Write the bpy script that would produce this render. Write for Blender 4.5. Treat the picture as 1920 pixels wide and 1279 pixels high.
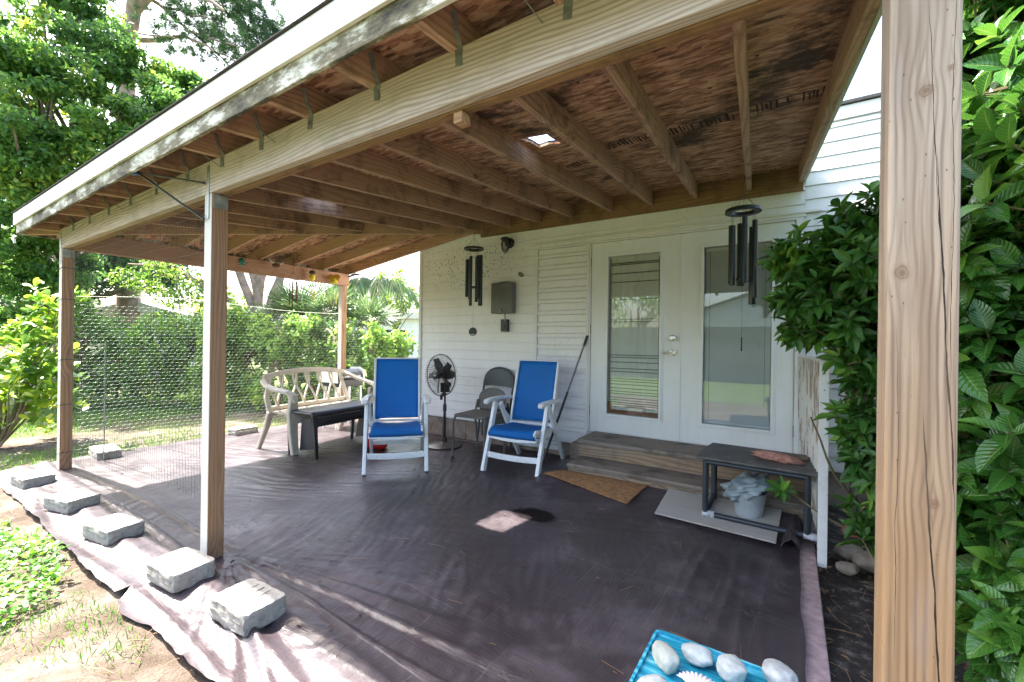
import bpy, bmesh, math, random
import numpy as np
from mathutils import Vector, Matrix, noise
R = math.radians
for o in list(bpy.data.objects): bpy.data.objects.remove(o, do_unlink=True)
scene = bpy.context.scene
COL = scene.collection
random.seed(7); rng = np.random.default_rng(7)

# ------------------------------------------------------------------ camera
CAM = Vector((1.838, -4.475, 1.2986)); FPX = 813.7
cr = Vector((0.84149684, 0.54009249, 0.013534)); cu = Vector((-0.01116699, -0.00765753, 0.99990833)); cw = Vector((-0.540146611, 0.841570834, 0.000412586))
cam_d = bpy.data.cameras.new("camera"); cam = bpy.data.objects.new("camera", cam_d); COL.objects.link(cam)
cam.matrix_world = Matrix(((cr.x, cu.x, -cw.x, CAM.x), (cr.y, cu.y, -cw.y, CAM.y), (cr.z, cu.z, -cw.z, CAM.z), (0, 0, 0, 1)))
cam_d.sensor_width = 36; cam_d.lens = FPX / 1920 * 36; cam_d.clip_start = .05; cam_d.clip_end = 500
scene.camera = cam
# ------------------------------------------------------------------ light
SUN = Vector((0.70, 0.075, -1.0)).normalized()          # the way the light travels
elev = math.asin(-SUN.z); az = math.atan2(-SUN.x, -SUN.y)  # direction to the sun, clockwise from +Y
w = bpy.data.worlds.new("World"); scene.world = w; w.use_nodes = True
nt = w.node_tree; nt.nodes.clear()
sky = nt.nodes.new('ShaderNodeTexSky'); sky.sky_type = 'NISHITA'; sky.sun_disc = False
sky.sun_elevation = elev; sky.sun_rotation = az; sky.air_density = 1.0; sky.dust_density = 4.0; sky.ozone_density = 1.0
bg = nt.nodes.new('ShaderNodeBackground'); bg.inputs[1].default_value = 0.13
wo = nt.nodes.new('ShaderNodeOutputWorld'); nt.links.new(sky.outputs[0], bg.inputs[0]); nt.links.new(bg.outputs[0], wo.inputs[0])
sd = bpy.data.lights.new("sun", 'SUN'); sd.energy = 4.4; sd.angle = R(0.6); sd.color = (1.0, 0.955, 0.88)
so = bpy.data.objects.new("sun", sd); COL.objects.link(so); so.location = (-20, -2, 25)
so.rotation_euler = SUN.to_track_quat('-Z', 'Y').to_euler()
vs = scene.view_settings; vs.view_transform = 'Standard'; vs.look = 'None'; vs.gamma = 1.0; vs.use_curve_mapping = False; vs.exposure = 2.95
scene.render.engine = 'CYCLES'
scene.cycles.max_bounces = 8; scene.cycles.diffuse_bounces = 5; scene.cycles.transparent_max_bounces = 16
scene.cycles.caustics_reflective = False; scene.cycles.caustics_refractive = False

def at(px, py, Z):
    """world point Z metres in front of the lens in the direction of a photo pixel"""
    return CAM + (cw + cr * ((px - 960) / FPX) - cu * ((py - 639.5) / FPX)) * Z

# ------------------------------------------------------------------ object helpers
def tag(o, label=None, cat=None, group=None, kind=None):
    if label: o['label'] = label
    if cat: o['category'] = cat
    if group: o['group'] = group
    if kind: o['kind'] = kind
    return o
def thing(name, label, cat, loc=(0, 0, 0), rz=0, group=None):
    o = bpy.data.objects.new(name, None); COL.objects.link(o); o.location = loc; o.rotation_euler = (0, 0, rz)
    o.empty_display_size = .1
    return tag(o, label, cat, group)
def copy_tree(o, parent=None):
    c = o.copy(); COL.objects.link(c); c.parent = parent
    for ch in [x for x in COL.objects if x.parent == o]: copy_tree(ch, c)
    return c
def link_mesh(name, me, mat, parent=None, smooth=False, bevel=0, solid=0, angle=None):
    o = bpy.data.objects.new(name, me); COL.objects.link(o)
    if mat: me.materials.append(mat)
    if smooth: me.polygons.foreach_set('use_smooth', [True] * len(me.polygons))
    if solid:
        m = o.modifiers.new('solid', 'SOLIDIFY'); m.thickness = solid; m.offset = 0
    if bevel:
        m = o.modifiers.new('bevel', 'BEVEL'); m.width = bevel; m.segments = 2; m.limit_method = 'ANGLE'; m.angle_limit = R(40)
    if parent: o.parent = parent
    return o
class MB:
    def __init__(s): s.v = []; s.f = []
    def add(s, vs, fs):
        n = len(s.v); s.v += [tuple(x) for x in vs]; s.f += [tuple(i + n for i in f) for f in fs]; return s
    def box(s, x0, x1, y0, y1, z0, z1):
        return s.add([(x0, y0, z0), (x1, y0, z0), (x1, y1, z0), (x0, y1, z0), (x0, y0, z1), (x1, y0, z1), (x1, y1, z1), (x0, y1, z1)],
                     [(0, 3, 2, 1), (4, 5, 6, 7), (0, 1, 5, 4), (1, 2, 6, 5), (2, 3, 7, 6), (3, 0, 4, 7)])
    def bar(s, a, b, w, h, up=(0, 0, 1), w2=None, h2=None, over=0):
        a = Vector(a); b = Vector(b); d = (b - a).normalized(); up = Vector(up)
        a = a - d * over; b = b + d * over
        sd_ = d.cross(up)
        if sd_.length < 1e-4: sd_ = d.cross(Vector((1, 0, 0)))
        sd_.normalize(); u = sd_.cross(d).normalized()
        w2 = w if w2 is None else w2; h2 = h if h2 is None else h2
        P = []
        for p, ww, hh in ((a, w, h), (b, w2, h2)):
            for i, j in ((-1, -1), (1, -1), (1, 1), (-1, 1)): P.append(p + sd_ * ww / 2 * i + u * hh / 2 * j)
        return s.add(P, [(0, 3, 2, 1), (4, 5, 6, 7), (0, 1, 5, 4), (1, 2, 6, 5), (2, 3, 7, 6), (3, 0, 4, 7)])
    def tube(s, pts, r, n=8, close=False, sx=1, caps=True):
        pts = [Vector(p) for p in pts]; m = len(pts); rs = r if isinstance(r, (list, tuple)) else [r] * m
        P = []; F = []; prev = None
        for i, p in enumerate(pts):
            if close: t = pts[(i + 1) % m] - pts[i - 1]
            else: t = pts[min(i + 1, m - 1)] - pts[max(i - 1, 0)]
            t.normalize()
            if prev is None:
                a = t.cross(Vector((0, 0, 1)))
                if a.length < 1e-3: a = t.cross(Vector((1, 0, 0)))
            else: a = prev - t * prev.dot(t)
            a.normalize(); prev = a; b = t.cross(a)
            for k in range(n):
                q = 2 * math.pi * k / n; P.append(p + (a * math.cos(q) * sx + b * math.sin(q)) * rs[i])
        for i in range(m if close else m - 1):
            for k in range(n):
                j = (i + 1) % m; F.append((i * n + k, i * n + (k + 1) % n, j * n + (k + 1) % n, j * n + k))
        if not close and caps: F += [tuple(range(n))[::-1], tuple((m - 1) * n + k for k in range(n))]
        return s.add(P, F)
    def lathe(s, prof, c=(0, 0, 0), n=24, axis='z', caps=True):
        P = []; F = []; c = Vector(c)
        for r, h in prof:
            for k in range(n):
                q = 2 * math.pi * k / n; a, b = r * math.cos(q), r * math.sin(q)
                P.append(c + Vector({'z': (a, b, h), 'y': (a, h, b), 'x': (h, a, b)}[axis]))
        for i in range(len(prof) - 1):
            for k in range(n): F.append((i * n + k, i * n + (k + 1) % n, (i + 1) * n + (k + 1) % n, (i + 1) * n + k))
        if caps: F += [tuple(range(n))[::-1], tuple((len(prof) - 1) * n + k for k in range(n))]
        return s.add(P, F)
    def prism(s, poly, y0, y1, ax='y'):
        n = len(poly); f = {'y': lambda a, b, t: (a, t, b), 'x': lambda a, b, t: (t, a, b), 'z': lambda a, b, t: (a, b, t)}[ax]
        return s.add([f(a, b, y0) for a, b in poly] + [f(a, b, y1) for a, b in poly],
                     [tuple(range(n)), tuple(range(2 * n - 1, n - 1, -1))] + [(i, i + n, (i + 1) % n + n, (i + 1) % n) for i in range(n)])
    def grid(s, fn, nu, nv):
        P = [fn(i / nu, j / nv) for j in range(nv + 1) for i in range(nu + 1)]
        return s.add(P, [(j * (nu + 1) + i, j * (nu + 1) + i + 1, (j + 1) * (nu + 1) + i + 1, (j + 1) * (nu + 1) + i) for j in range(nv) for i in range(nu)])
    def strip(s, pts, w_, th, axis):
        """ribbon of rectangular section along pts, wide along `axis`"""
        ax = Vector(axis).normalized(); pts = [Vector(p) for p in pts]; m = len(pts); P = []; F = []
        ws = w_ if isinstance(w_, (list, tuple)) else [w_] * m
        for i, p in enumerate(pts):
            t = (pts[min(i + 1, m - 1)] - pts[max(i - 1, 0)]).normalized(); n_ = t.cross(ax).normalized()
            for a, b in ((-1, -1), (1, -1), (1, 1), (-1, 1)): P.append(p + ax * ws[i] / 2 * a + n_ * th / 2 * b)
        for i in range(m - 1):
            for k in range(4): F.append((i * 4 + k, i * 4 + (k + 1) % 4, i * 4 + 4 + (k + 1) % 4, i * 4 + 4 + k))
        F += [(3, 2, 1, 0), tuple((m - 1) * 4 + k for k in range(4))]
        return s.add(P, F)
    def build(s, name, mat, parent=None, smooth=False, bevel=0, solid=0, normals=True):
        me = bpy.data.meshes.new(name); me.from_pydata(s.v, [], s.f); me.update()
        if normals:
            bm = bmesh.new(); bm.from_mesh(me); bmesh.ops.recalc_face_normals(bm, faces=bm.faces); bm.to_mesh(me); bm.free()
        o = link_mesh(name, me, mat, parent, False, bevel, solid)
        if smooth:
            me.polygons.foreach_set('use_smooth', [True] * len(me.polygons))
            try: me.set_sharp_from_angle(angle=R(45))
            except Exception: pass
        return o
def fast_mesh(name, V, F, mat, parent=None, smooth=False):
    V = np.asarray(V, dtype=np.float32); F = np.asarray(F, dtype=np.int32); k = F.shape[1]
    me = bpy.data.meshes.new(name); me.vertices.add(len(V)); me.vertices.foreach_set('co', V.ravel())
    me.loops.add(F.size); me.loops.foreach_set('vertex_index', F.ravel())
    me.polygons.add(len(F)); me.polygons.foreach_set('loop_start', np.arange(0, F.size, k, dtype=np.int32))
    me.polygons.foreach_set('loop_total', np.full(len(F), k, dtype=np.int32))
    if smooth: me.polygons.foreach_set('use_smooth', np.ones(len(F), dtype=bool))
    me.update(calc_edges=True); me.validate()
    return link_mesh(name, me, mat, parent)

# ------------------------------------------------------------------ materials
class NT:
    def __init__(s, name):
        s.m = bpy.data.materials.new(name); s.m.use_nodes = True; s.t = s.m.node_tree; s.t.nodes.clear()
        s.out = s.n('ShaderNodeOutputMaterial'); s.b = s.n('ShaderNodeBsdfPrincipled'); s.l(s.b.outputs[0], s.out.inputs[0])
    def n(s, k, **kw):
        x = s.t.nodes.new(k)
        for a, b in kw.items(): setattr(x, a, b)
        return x
    def l(s, a, b): s.t.links.new(a, b)
    def put(s, sock, v):
        if hasattr(v, 'links') or isinstance(v, bpy.types.NodeSocket): s.l(v, sock)
        else:
            if isinstance(v, (int, float)) and sock.type == 'RGBA': v = (v, v, v, 1)
            if isinstance(v, (tuple, list)) and len(v) == 3 and sock.type == 'RGBA': v = (*v, 1)
            sock.default_value = v
    def co(s, scale=(1, 1, 1), loc=(0, 0, 0), rot=(0, 0, 0)):
        tc = s.n('ShaderNodeTexCoord'); mp = s.n('ShaderNodeMapping'); s.l(tc.outputs['Object'], mp.inputs[0])
        mp.inputs['Scale'].default_value = scale; mp.inputs['Location'].default_value = loc; mp.inputs['Rotation'].default_value = rot
        return mp.outputs[0]
    def noise(s, v, sc, det=4, rough=.55, dist=0):
        x = s.n('ShaderNodeTexNoise'); s.l(v, x.inputs['Vector']); x.inputs['Scale'].default_value = sc; x.inputs['Detail'].default_value = det
        x.inputs['Roughness'].default_value = rough; x.inputs['Distortion'].default_value = dist; return x.outputs[0]
    def voro(s, v, sc, feat='F1', rnd=1):
        x = s.n('ShaderNodeTexVoronoi', feature=feat); s.l(v, x.inputs['Vector']); x.inputs['Scale'].default_value = sc; x.inputs['Randomness'].default_value = rnd; return x
    def ramp(s, f, stops, interp='LINEAR'):
        x = s.n('ShaderNodeValToRGB'); s.l(f, x.inputs[0]); e = x.color_ramp.elements; x.color_ramp.interpolation = interp
        while len(e) < len(stops): e.new(.5)
        for i, (p, c) in enumerate(stops):
            e[i].position = p; e[i].color = (*c, 1) if isinstance(c, (tuple, list)) else (c, c, c, 1)
        return x.outputs[0]
    def mix(s, f, a, b, mode='MIX'):
        x = s.n('ShaderNodeMix', data_type='RGBA', blend_type=mode); s.put(x.inputs[0], f); s.put(x.inputs[6], a); s.put(x.inputs[7], b); return x.outputs[2]
    def math(s, op, a, b=0, c=0):
        x = s.n('ShaderNodeMath', operation=op); s.put(x.inputs[0], a); s.put(x.inputs[1], b); s.put(x.inputs[2], c); return x.outputs[0]
    def bump(s, h, st=.3, d=.01, prev=None):
        x = s.n('ShaderNodeBump'); s.l(h, x.inputs['Height']); x.inputs['Strength'].default_value = st; x.inputs['Distance'].default_value = d
        if prev: s.l(prev, x.inputs['Normal'])
        s.l(x.outputs[0], s.b.inputs['Normal']); return x.outputs[0]
    def fin(s, col, rough=.6, spec=.5, metal=0):
        s.put(s.b.inputs['Base Color'], col); s.put(s.b.inputs['Roughness'], rough); s.b.inputs['Specular IOR Level'].default_value = spec
        s.b.inputs['Metallic'].default_value = metal; return s.m
def plain(name, c, rough=.5, metal=0, spec=.5, var=.12, sc=6, bump=0, dirt=None):
    t = NT(name); v = t.co(); f = t.noise(v, sc, 5)
    lo = tuple(x * (1 - var) for x in c); hi = tuple(min(1, x * (1 + var)) for x in c)
    col = t.ramp(f, [(.3, lo), (.7, hi)])
    if dirt:
        g = t.ramp(t.noise(v, sc * 2.3, 7, .7), [(.55, 0.0), (.72, 1.0)]); col = t.mix(t.math('MULTIPLY', g, .6), col, dirt)
    if bump: t.bump(t.noise(v, sc * 8, 4), bump, .003)
    return t.fin(col, t.ramp(f, [(.3, rough * .85), (.7, min(1, rough * 1.15))]), spec, metal)

def wood(name, axis, light, dark, freq=22, weather=None, wamt=.5, knots=True, rough=.75, stain=None, contrast=1.0, seed=0, st_amt=.6, facey=None, knots_at=()):
    """sawn softwood, grain along `axis`"""
    t = NT(name); ai = 'xyz'.index(axis); L = (seed * 3.1, seed * 1.7, seed * 2.3)
    s1 = [1.0] * 3; s1[ai] = .09; s2 = [1.0] * 3; s2[ai] = .025
    v1 = t.co(tuple(s1), L); v2 = t.co(tuple(s2), L); v0 = t.co((1, 1, 1), L)
    warp = t.noise(v1, 5, 3, .5, .6)
    # growth rings: cross coordinate bent by low noise
    sep = t.n('ShaderNodeSeparateXYZ'); t.l(v0, sep.inputs[0])
    oth = [k for k in range(3) if k != ai]
    cross = t.math('ADD', sep.outputs[oth[0]], t.math('MULTIPLY', sep.outputs[oth[1]], .8))
    kn = None
    if knots:
        sk = [2.6] * 3; sk[ai] = 1.5
        vk = t.voro(t.co(tuple(sk), L), 1.0); kd = vk.outputs['Distance']
        kn = t.ramp(kd, [(.0, 1.0), (.035, .9), (.06, 0.0)])
        swell = t.ramp(kd, [(.0, 1.0), (.35, 0.0)])
        cross = t.math('ADD', cross, t.math('MULTIPLY', swell, .07))
    for (ka, kz, kr) in knots_at:
        da = t.math('SUBTRACT', sep.outputs[ai], ka); dz_ = t.math('SUBTRACT', sep.outputs[oth[1]], kz)
        dn = t.noise(v0, 40, 2); dd = t.math('ADD', t.math('SQRT', t.math('ADD', t.math('MULTIPLY', t.math('MULTIPLY', da, da), .6), t.math('MULTIPLY', dz_, dz_))), t.math('MULTIPLY', t.math('SUBTRACT', dn, .5), .012))
        k1 = t.ramp(t.math('DIVIDE', dd, kr * 2), [(.0, 1.0), (.40, .85), (.55, .3), (.75, 0.0)]); kn = k1 if kn is None else t.math('MAXIMUM', kn, k1)
        k2 = t.ramp(t.math('DIVIDE', dd, .11), [(0.0, 1.0), (1.0, 0.0)]); cross = t.math('SUBTRACT', cross, t.math('MULTIPLY', t.math('MULTIPLY', t.math('MULTIPLY', k2, k2), t.math('SIGN', dz_)), .014))
    ph = t.math('MULTIPLY', t.math('ADD', cross, t.math('MULTIPLY', warp, .15)), freq * 2.6 * 6.28)
    ring = t.math('MULTIPLY_ADD', t.math('SINE', ph), .5, .5)
    ring = t.math('POWER', ring, 1.6)
    fib = t.noise(v2, 260, 3, .6)
    g = t.math('MULTIPLY', ring, t.ramp(t.noise(v1, 3, 3), [(.3, .35), (.7, 1.0)]))
    light_s = light
    if weather:
        wz = t.ramp(t.noise(v1, 4, 5, .6), [(.5 - wamt * .35, 0.0), (.85 - wamt * .35, 1.0)]); light_s = t.mix(t.math('MULTIPLY', wz, .8), light, weather)
    col = t.mix(t.math('MULTIPLY', g, .8 * contrast), light_s, dark)
    col = t.mix(t.math('MULTIPLY', t.ramp(fib, [(.4, 0.0), (.75, 1.0)]), .35), col, tuple(x * .6 for x in dark))
    if stain:
        st = t.ramp(t.noise(v0, 3.2, 7, .68), [(.5, 0.0), (.66, 1.0)]); col = t.mix(t.math('MULTIPLY', st, st_amt), col, stain)
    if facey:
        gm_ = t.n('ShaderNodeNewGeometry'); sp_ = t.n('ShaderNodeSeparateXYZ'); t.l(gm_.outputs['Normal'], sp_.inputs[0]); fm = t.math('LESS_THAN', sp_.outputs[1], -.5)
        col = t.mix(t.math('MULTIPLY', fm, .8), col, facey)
    if kn is not None: col = t.mix(t.math('MULTIPLY', kn, .85), col, tuple(x * .28 for x in dark))
    t.bump(t.math('ADD', t.math('MULTIPLY', ring, .5), fib), .35, .0012)
    return t.fin(col, rough, .3)

def leaf(name, c1, c2, c3=None, rough=.45, tr=.35, clump=1.2, spec=.5, ribs=False):
    t = NT(name); g = t.n('ShaderNodeNewGeometry'); f = g.outputs['Random Per Island']
    nz = t.noise(t.co(), clump, 3)
    ff = t.math('ADD', t.math('MULTIPLY', f, .55), t.math('MULTIPLY', t.ramp(nz, [(.35, 0.0), (.65, 1.0)]), .45))
    st = [(.15, c1), (.65, c2)] + ([(.95, c3)] if c3 else [])
    col = t.ramp(ff, st)
    t.fin(col, rough, spec)
    if ribs:
        uvn = t.n('ShaderNodeUVMap'); su = t.n('ShaderNodeSeparateXYZ'); t.l(uvn.outputs[0], su.inputs[0]); av = t.math('ABSOLUTE', su.outputs[1])
        vein = t.math('MULTIPLY_ADD', t.math('SINE', t.math('MULTIPLY', t.math('SUBTRACT', su.outputs[0], t.math('MULTIPLY', av, .22)), 62)), .5, .5)
        mid = t.ramp(av, [(.03, 1.0), (.09, 0.0)]); vn = t.ramp(vein, [(.80, 0.0), (.97, 1.0)])
        col = t.mix(t.math('MULTIPLY', mid, .55), col, (.22, .34, .08)); col = t.mix(t.math('MULTIPLY', vn, .28), col, (.16, .28, .06))
        spt = t.ramp(t.noise(t.co(), 38, 4, .7), [(.62, 0.0), (.70, 1.0)]); col = t.mix(t.math('MULTIPLY', spt, .45), col, (.16, .13, .05))
        t.put(t.b.inputs['Base Color'], col); t.bump(t.math('SUBTRACT', vein, t.math('MULTIPLY', mid, 2)), .6, .0015)
    trn = t.n('ShaderNodeBsdfTranslucent'); hs = t.n('ShaderNodeHueSaturation'); hs.inputs['Value'].default_value = 1.5; hs.inputs['Hue'].default_value = .485
    t.l(col, hs.inputs['Color']); t.l(hs.outputs[0], trn.inputs[0])
    mx = t.n('ShaderNodeMixShader'); mx.inputs[0].default_value = tr; t.l(t.b.outputs[0], mx.inputs[1]); t.l(trn.outputs[0], mx.inputs[2]); t.l(mx.outputs[0], t.out.inputs[0])
    return t.m

M = {}
M['raf_y'] = wood('rafter wood', 'y', (.46, .30, .20), (.25, .14, .08), 16, stain=(.05, .032, .022), st_amt=.7, seed=1)
M['raf_x'] = wood('jack rafter wood', 'x', (.46, .29, .18), (.26, .14, .075), 16, stain=(.06, .04, .02), st_amt=.35, seed=2)
M['beam_x'] = wood('front beam wood', 'x', (.49, .365, .27), (.17, .095, .05), 24, weather=(.58, .53, .505), wamt=.6, seed=3, contrast=.85, knots=False, stain=(.22, .19, .13), st_amt=.45, knots_at=[(.755, 2.222, .013), (.515, 2.197, .009), (.02, 2.215, .009), (-.59, 2.215, .010), (-.72, 2.235, .007), (-2.44, 2.22, .014), (-1.62, 2.2, .008), (-3.2, 2.24, .012), (1.25, 2.27, .008), (-.2, 2.17, .006)])
M['beam_y'] = wood('side beam wood', 'y', (.38, .22, .135), (.25, .13, .07), 15, seed=4)
M['ledger'] = wood('ledger wood', 'x', (.28, .165, .085), (.15, .08, .035), 14, stain=(.06, .035, .02), st_amt=.6, seed=5)
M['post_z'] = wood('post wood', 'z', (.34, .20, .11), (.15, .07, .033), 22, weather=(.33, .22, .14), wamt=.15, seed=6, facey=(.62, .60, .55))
M['step'] = wood('weathered step wood', 'x', (.36, .26, .17), (.19, .12, .07), 15, weather=(.30, .26, .22), wamt=.35, stain=(.06, .055, .05), st_amt=.5, seed=7)
M['tread'] = wood('grey tread wood', 'x', (.29, .225, .165), (.15, .105, .075), 14, weather=(.25, .225, .20), wamt=.7, stain=(.035, .035, .03), st_amt=.75, seed=8)
M['plyboard'] = wood('grey plank', 'x', (.38, .35, .30), (.30, .26, .21), 5, weather=(.40, .385, .36), wamt=.7, knots=False, contrast=.35, seed=9, stain=(.30, .2, .12), st_amt=.4)

# near post: honey wood below, greyed above, explicit knots and a long drying check
t = NT('near post wood'); v0 = t.co(); sep = t.n('ShaderNodeSeparateXYZ'); t.l(v0, sep.inputs[0]); X, Y, Zc = sep.outputs
vs1 = t.co((1, 1, .10)); vs2 = t.co((1, 1, .03)); warp = t.noise(vs1, 6, 4, .5, .5)
cross = t.math('ADD', X, t.math('MULTIPLY', Y, 1.3)); kn = None; sw = None
for kx, kz, kr in ((2.0415, 1.767, .0105), (2.012, 1.437, .0115), (2.0594, 1.014, .008), (2.075, 1.80, .005), (2.02, 2.12, .006), (2.05, .55, .009)):
    dx = t.math('SUBTRACT', X, kx); dz = t.math('MULTIPLY', t.math('SUBTRACT', Zc, kz), .8)
    dd = t.math('ADD', t.math('SQRT', t.math('ADD', t.math('MULTIPLY', dx, dx), t.math('MULTIPLY', dz, dz))), t.math('MULTIPLY', t.math('SUBTRACT', t.noise(v0, 60, 3), .5), .012))
    k1 = t.ramp(t.math('DIVIDE', dd, kr * 2), [(.0, 1.0), (.18, .95), (.3, .55), (.42, .95), (.5, .3), (.78, 0.0)]); k2 = t.ramp(t.math('DIVIDE', dd, .10), [(0.0, 1.0), (1.0, 0.0)])
    k2 = t.math('MULTIPLY', t.math('MULTIPLY', k2, k2), t.math('SIGN', dx))
    kn = k1 if kn is None else t.math('MAXIMUM', kn, k1); sw = k2 if sw is None else t.math('ADD', sw, k2)
cross = t.math('SUBTRACT', cross, t.math('MULTIPLY', sw, .012))
ph = t.math('MULTIPLY', t.math('ADD', cross, t.math('MULTIPLY', warp, .055)), 520)
ring = t.math('POWER', t.math('MULTIPLY_ADD', t.math('SINE', ph), .5, .5), 2.2)
ring = t.math('MULTIPLY', ring, t.ramp(t.noise(vs1, 22, 2), [(.35, .15), (.65, 1.0)]))
fib = t.noise(vs2, 420, 4, .65)
zf = t.math('ADD', t.math('MULTIPLY', t.math('SUBTRACT', Zc, .85), .95), t.math('MULTIPLY', t.math('SUBTRACT', t.noise(vs1, 7, 4), .5), .9))
warm = t.mix(t.math('MULTIPLY', ring, .85), (.29, .18, .095), (.10, .052, .026))
grey = t.mix(t.math('MULTIPLY', ring, .8), (.34, .275, .215), (.13, .10, .078))
col = t.mix(t.ramp(zf, [(.0, 0.0), (.7, 1.0)]), warm, grey)
col = t.mix(t.math('MULTIPLY', t.ramp(t.noise(vs1, 30, 3), [(.55, 0.0), (.8, 1.0)]), .45), col, (.25, .22, .22))
col = t.mix(t.math('MULTIPLY', t.ramp(fib, [(.45, 0.0), (.8, 1.0)]), .3), col, (.16, .09, .05))
col = t.mix(t.math('MULTIPLY', kn, .8), col, (.13, .07, .04))
# long drying checks, each with its own run up the post
ck = None
zn = t.co((0, 0, 1))
for x0_, z0_, sl_, wz_, za, zb, sc_ in ((2.066, 1.47, .045, .0017, .98, 1.66, 4.0), (2.046, 1.12, .055, .0020, .35, 1.20, 3.3), (2.050, 1.80, .035, .0008, 1.52, 1.95, 6.0), (2.008, 1.2, .0, .0006, .7, 1.35, 5.0), (2.079, 1.9, .0, .0006, 1.2, 2.1, 5.0)):
    xx = t.math('ADD', t.math('MULTIPLY', t.math('SUBTRACT', z0_, Zc), sl_), t.math('ADD', x0_, t.math('MULTIPLY', t.math('SUBTRACT', t.noise(t.co((0, 0, 1), (0, 0, x0_ * 50)), sc_, 4, .6), .5), .016)))
    en = t.math('MULTIPLY', t.ramp(t.math('DIVIDE', t.math('SUBTRACT', Zc, za), .12), [(0.0, 0.0), (1.0, 1.0)]), t.ramp(t.math('DIVIDE', t.math('SUBTRACT', zb, Zc), .12), [(0.0, 0.0), (1.0, 1.0)]))
    wd_ = t.math('MULTIPLY', en, t.math('MULTIPLY', t.ramp(t.noise(t.co((0, 0, 1), (0, 0, x0_ * 9)), 14, 3), [(.3, .25), (.65, 1.0)]), wz_))
    c1_ = t.math('LESS_THAN', t.math('ABSOLUTE', t.math('SUBTRACT', X, xx)), wd_); ck = c1_ if ck is None else t.math('MAXIMUM', ck, c1_)
ck = t.math('MULTIPLY', ck, t.math('LESS_THAN', Y, -3.396)); col = t.mix(ck, col, (.02, .012, .008))
band = t.ramp(t.noise(t.co((1, 1, .05)), 34, 3, .5), [(.48, 0.0), (.62, 1.0)]); col = t.mix(t.math('MULTIPLY', band, .5), col, (.15, .095, .06))
pit = t.ramp(t.voro(t.co((1, 1, .5)), 55).outputs['Distance'], [(.04, 1.0), (.09, 0.0)]); col = t.mix(t.math('MULTIPLY', pit, .7), col, (.05, .03, .02))
t.bump(t.math('SUBTRACT', t.math('ADD', t.math('MULTIPLY', ring, -.4), fib), t.math('MULTIPLY', ck, 3)), .5, .0012)
M['near'] = t.fin(col, .7, .3)

# paints
def paint(name, c, dirt=(.42, .38, .22), amt=.25, specks=0, speck_c=(.06, .055, .03), rough=.45, rust=0):
    t = NT(name); v = t.co(); col = t.mix(t.math('MULTIPLY', t.ramp(t.noise(v, 1.6, 6, .6), [(.4, 0.0), (.75, 1.0)]), amt), c, dirt)
    st = t.co((9, 9, .7)); col = t.mix(t.math('MULTIPLY', t.ramp(t.noise(st, 2.2, 4), [(.5, 0.0), (.8, 1.0)]), amt * .7), col, dirt)
    if specks:
        vo = t.voro(v, 34); s_ = t.ramp(vo.outputs['Distance'], [(.10, 1.0), (.22, 0.0)])
        msk = t.ramp(t.noise(v, 1.5, 5, .62), [(.45, 0.0), (.56, 1.0)]); s2 = t.ramp(t.noise(v, 30, 3), [(.5, 0.0), (.62, 1.0)])
        spx = t.n('ShaderNodeSeparateXYZ'); t.l(v, spx.inputs[0]); qa = t.math('DIVIDE', t.math('ADD', spx.outputs[0], 1.75), .95); qb = t.math('DIVIDE', t.math('SUBTRACT', spx.outputs[2], 2.28), .38)
        loc = t.ramp(t.math('ADD', t.math('SQRT', t.math('ADD', t.math('MULTIPLY', qa, qa), t.math('MULTIPLY', qb, qb))), t.math('MULTIPLY', t.math('SUBTRACT', t.noise(v, 5, 4), .5), 1.2)), [(.55, 1.0), (1.0, 0.0)])
        vo2 = t.voro(v, 24); s3 = t.ramp(vo2.outputs['Distance'], [(.16, 1.0), (.28, 0.0)])
        col = t.mix(t.math('MULTIPLY', t.math('MULTIPLY', s3, loc), .8), col, speck_c)
        col = t.mix(t.math('MULTIPLY', t.math('MULTIPLY', t.math('MULTIPLY', s_, msk), s2), specks), col, speck_c)
    if rust:
        r_ = t.ramp(t.noise(t.co((7, 7, 2.4)), 2.0, 6, .65), [(.50, 0.0), (.60, 1.0)]); col = t.mix(t.math('MULTIPLY', r_, rust), col, (.22, .13, .07))
    t.bump(t.noise(v, 90, 3), .08, .001); return t.fin(col, rough, .4)
M['siding'] = paint('painted siding', (.85, .83, .83), (.60, .57, .46), .28, .95)
M['siding_r'] = paint('mildewed siding', (.80, .80, .78), (.40, .40, .38), .35, .55, (.16, .16, .15))
M['trim'] = paint('trim paint', (.82, .80, .77), (.50, .46, .36), .3)
M['door'] = paint('door paint', (.82, .82, .80), (.52, .50, .36), .22)
M['white_rust'] = paint('white paint peeling to rust', (.74, .73, .70), (.42, .38, .30), .35, rust=.75)
M['fascia_w'] = paint('white metal drip edge', (.62, .60, .54), (.30, .26, .16), .6, .95, (.06, .05, .03))
M['green_edge'] = paint('mildewed green edge board', (.44, .45, .30), (.26, .28, .15), .5, .5)
t = NT('mildewed fascia board'); v = t.co((.35, 1, 1)); f = t.noise(v, 7, 8, .72)
col = t.ramp(f, [(.38, (.03, .028, .022)), (.50, (.16, .14, .09)), (.58, (.55, .53, .46)), (.72, (.70, .68, .62))]); t.bump(f, .3, .002); M['fascia_d'] = t.fin(col, .8, .2)
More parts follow.
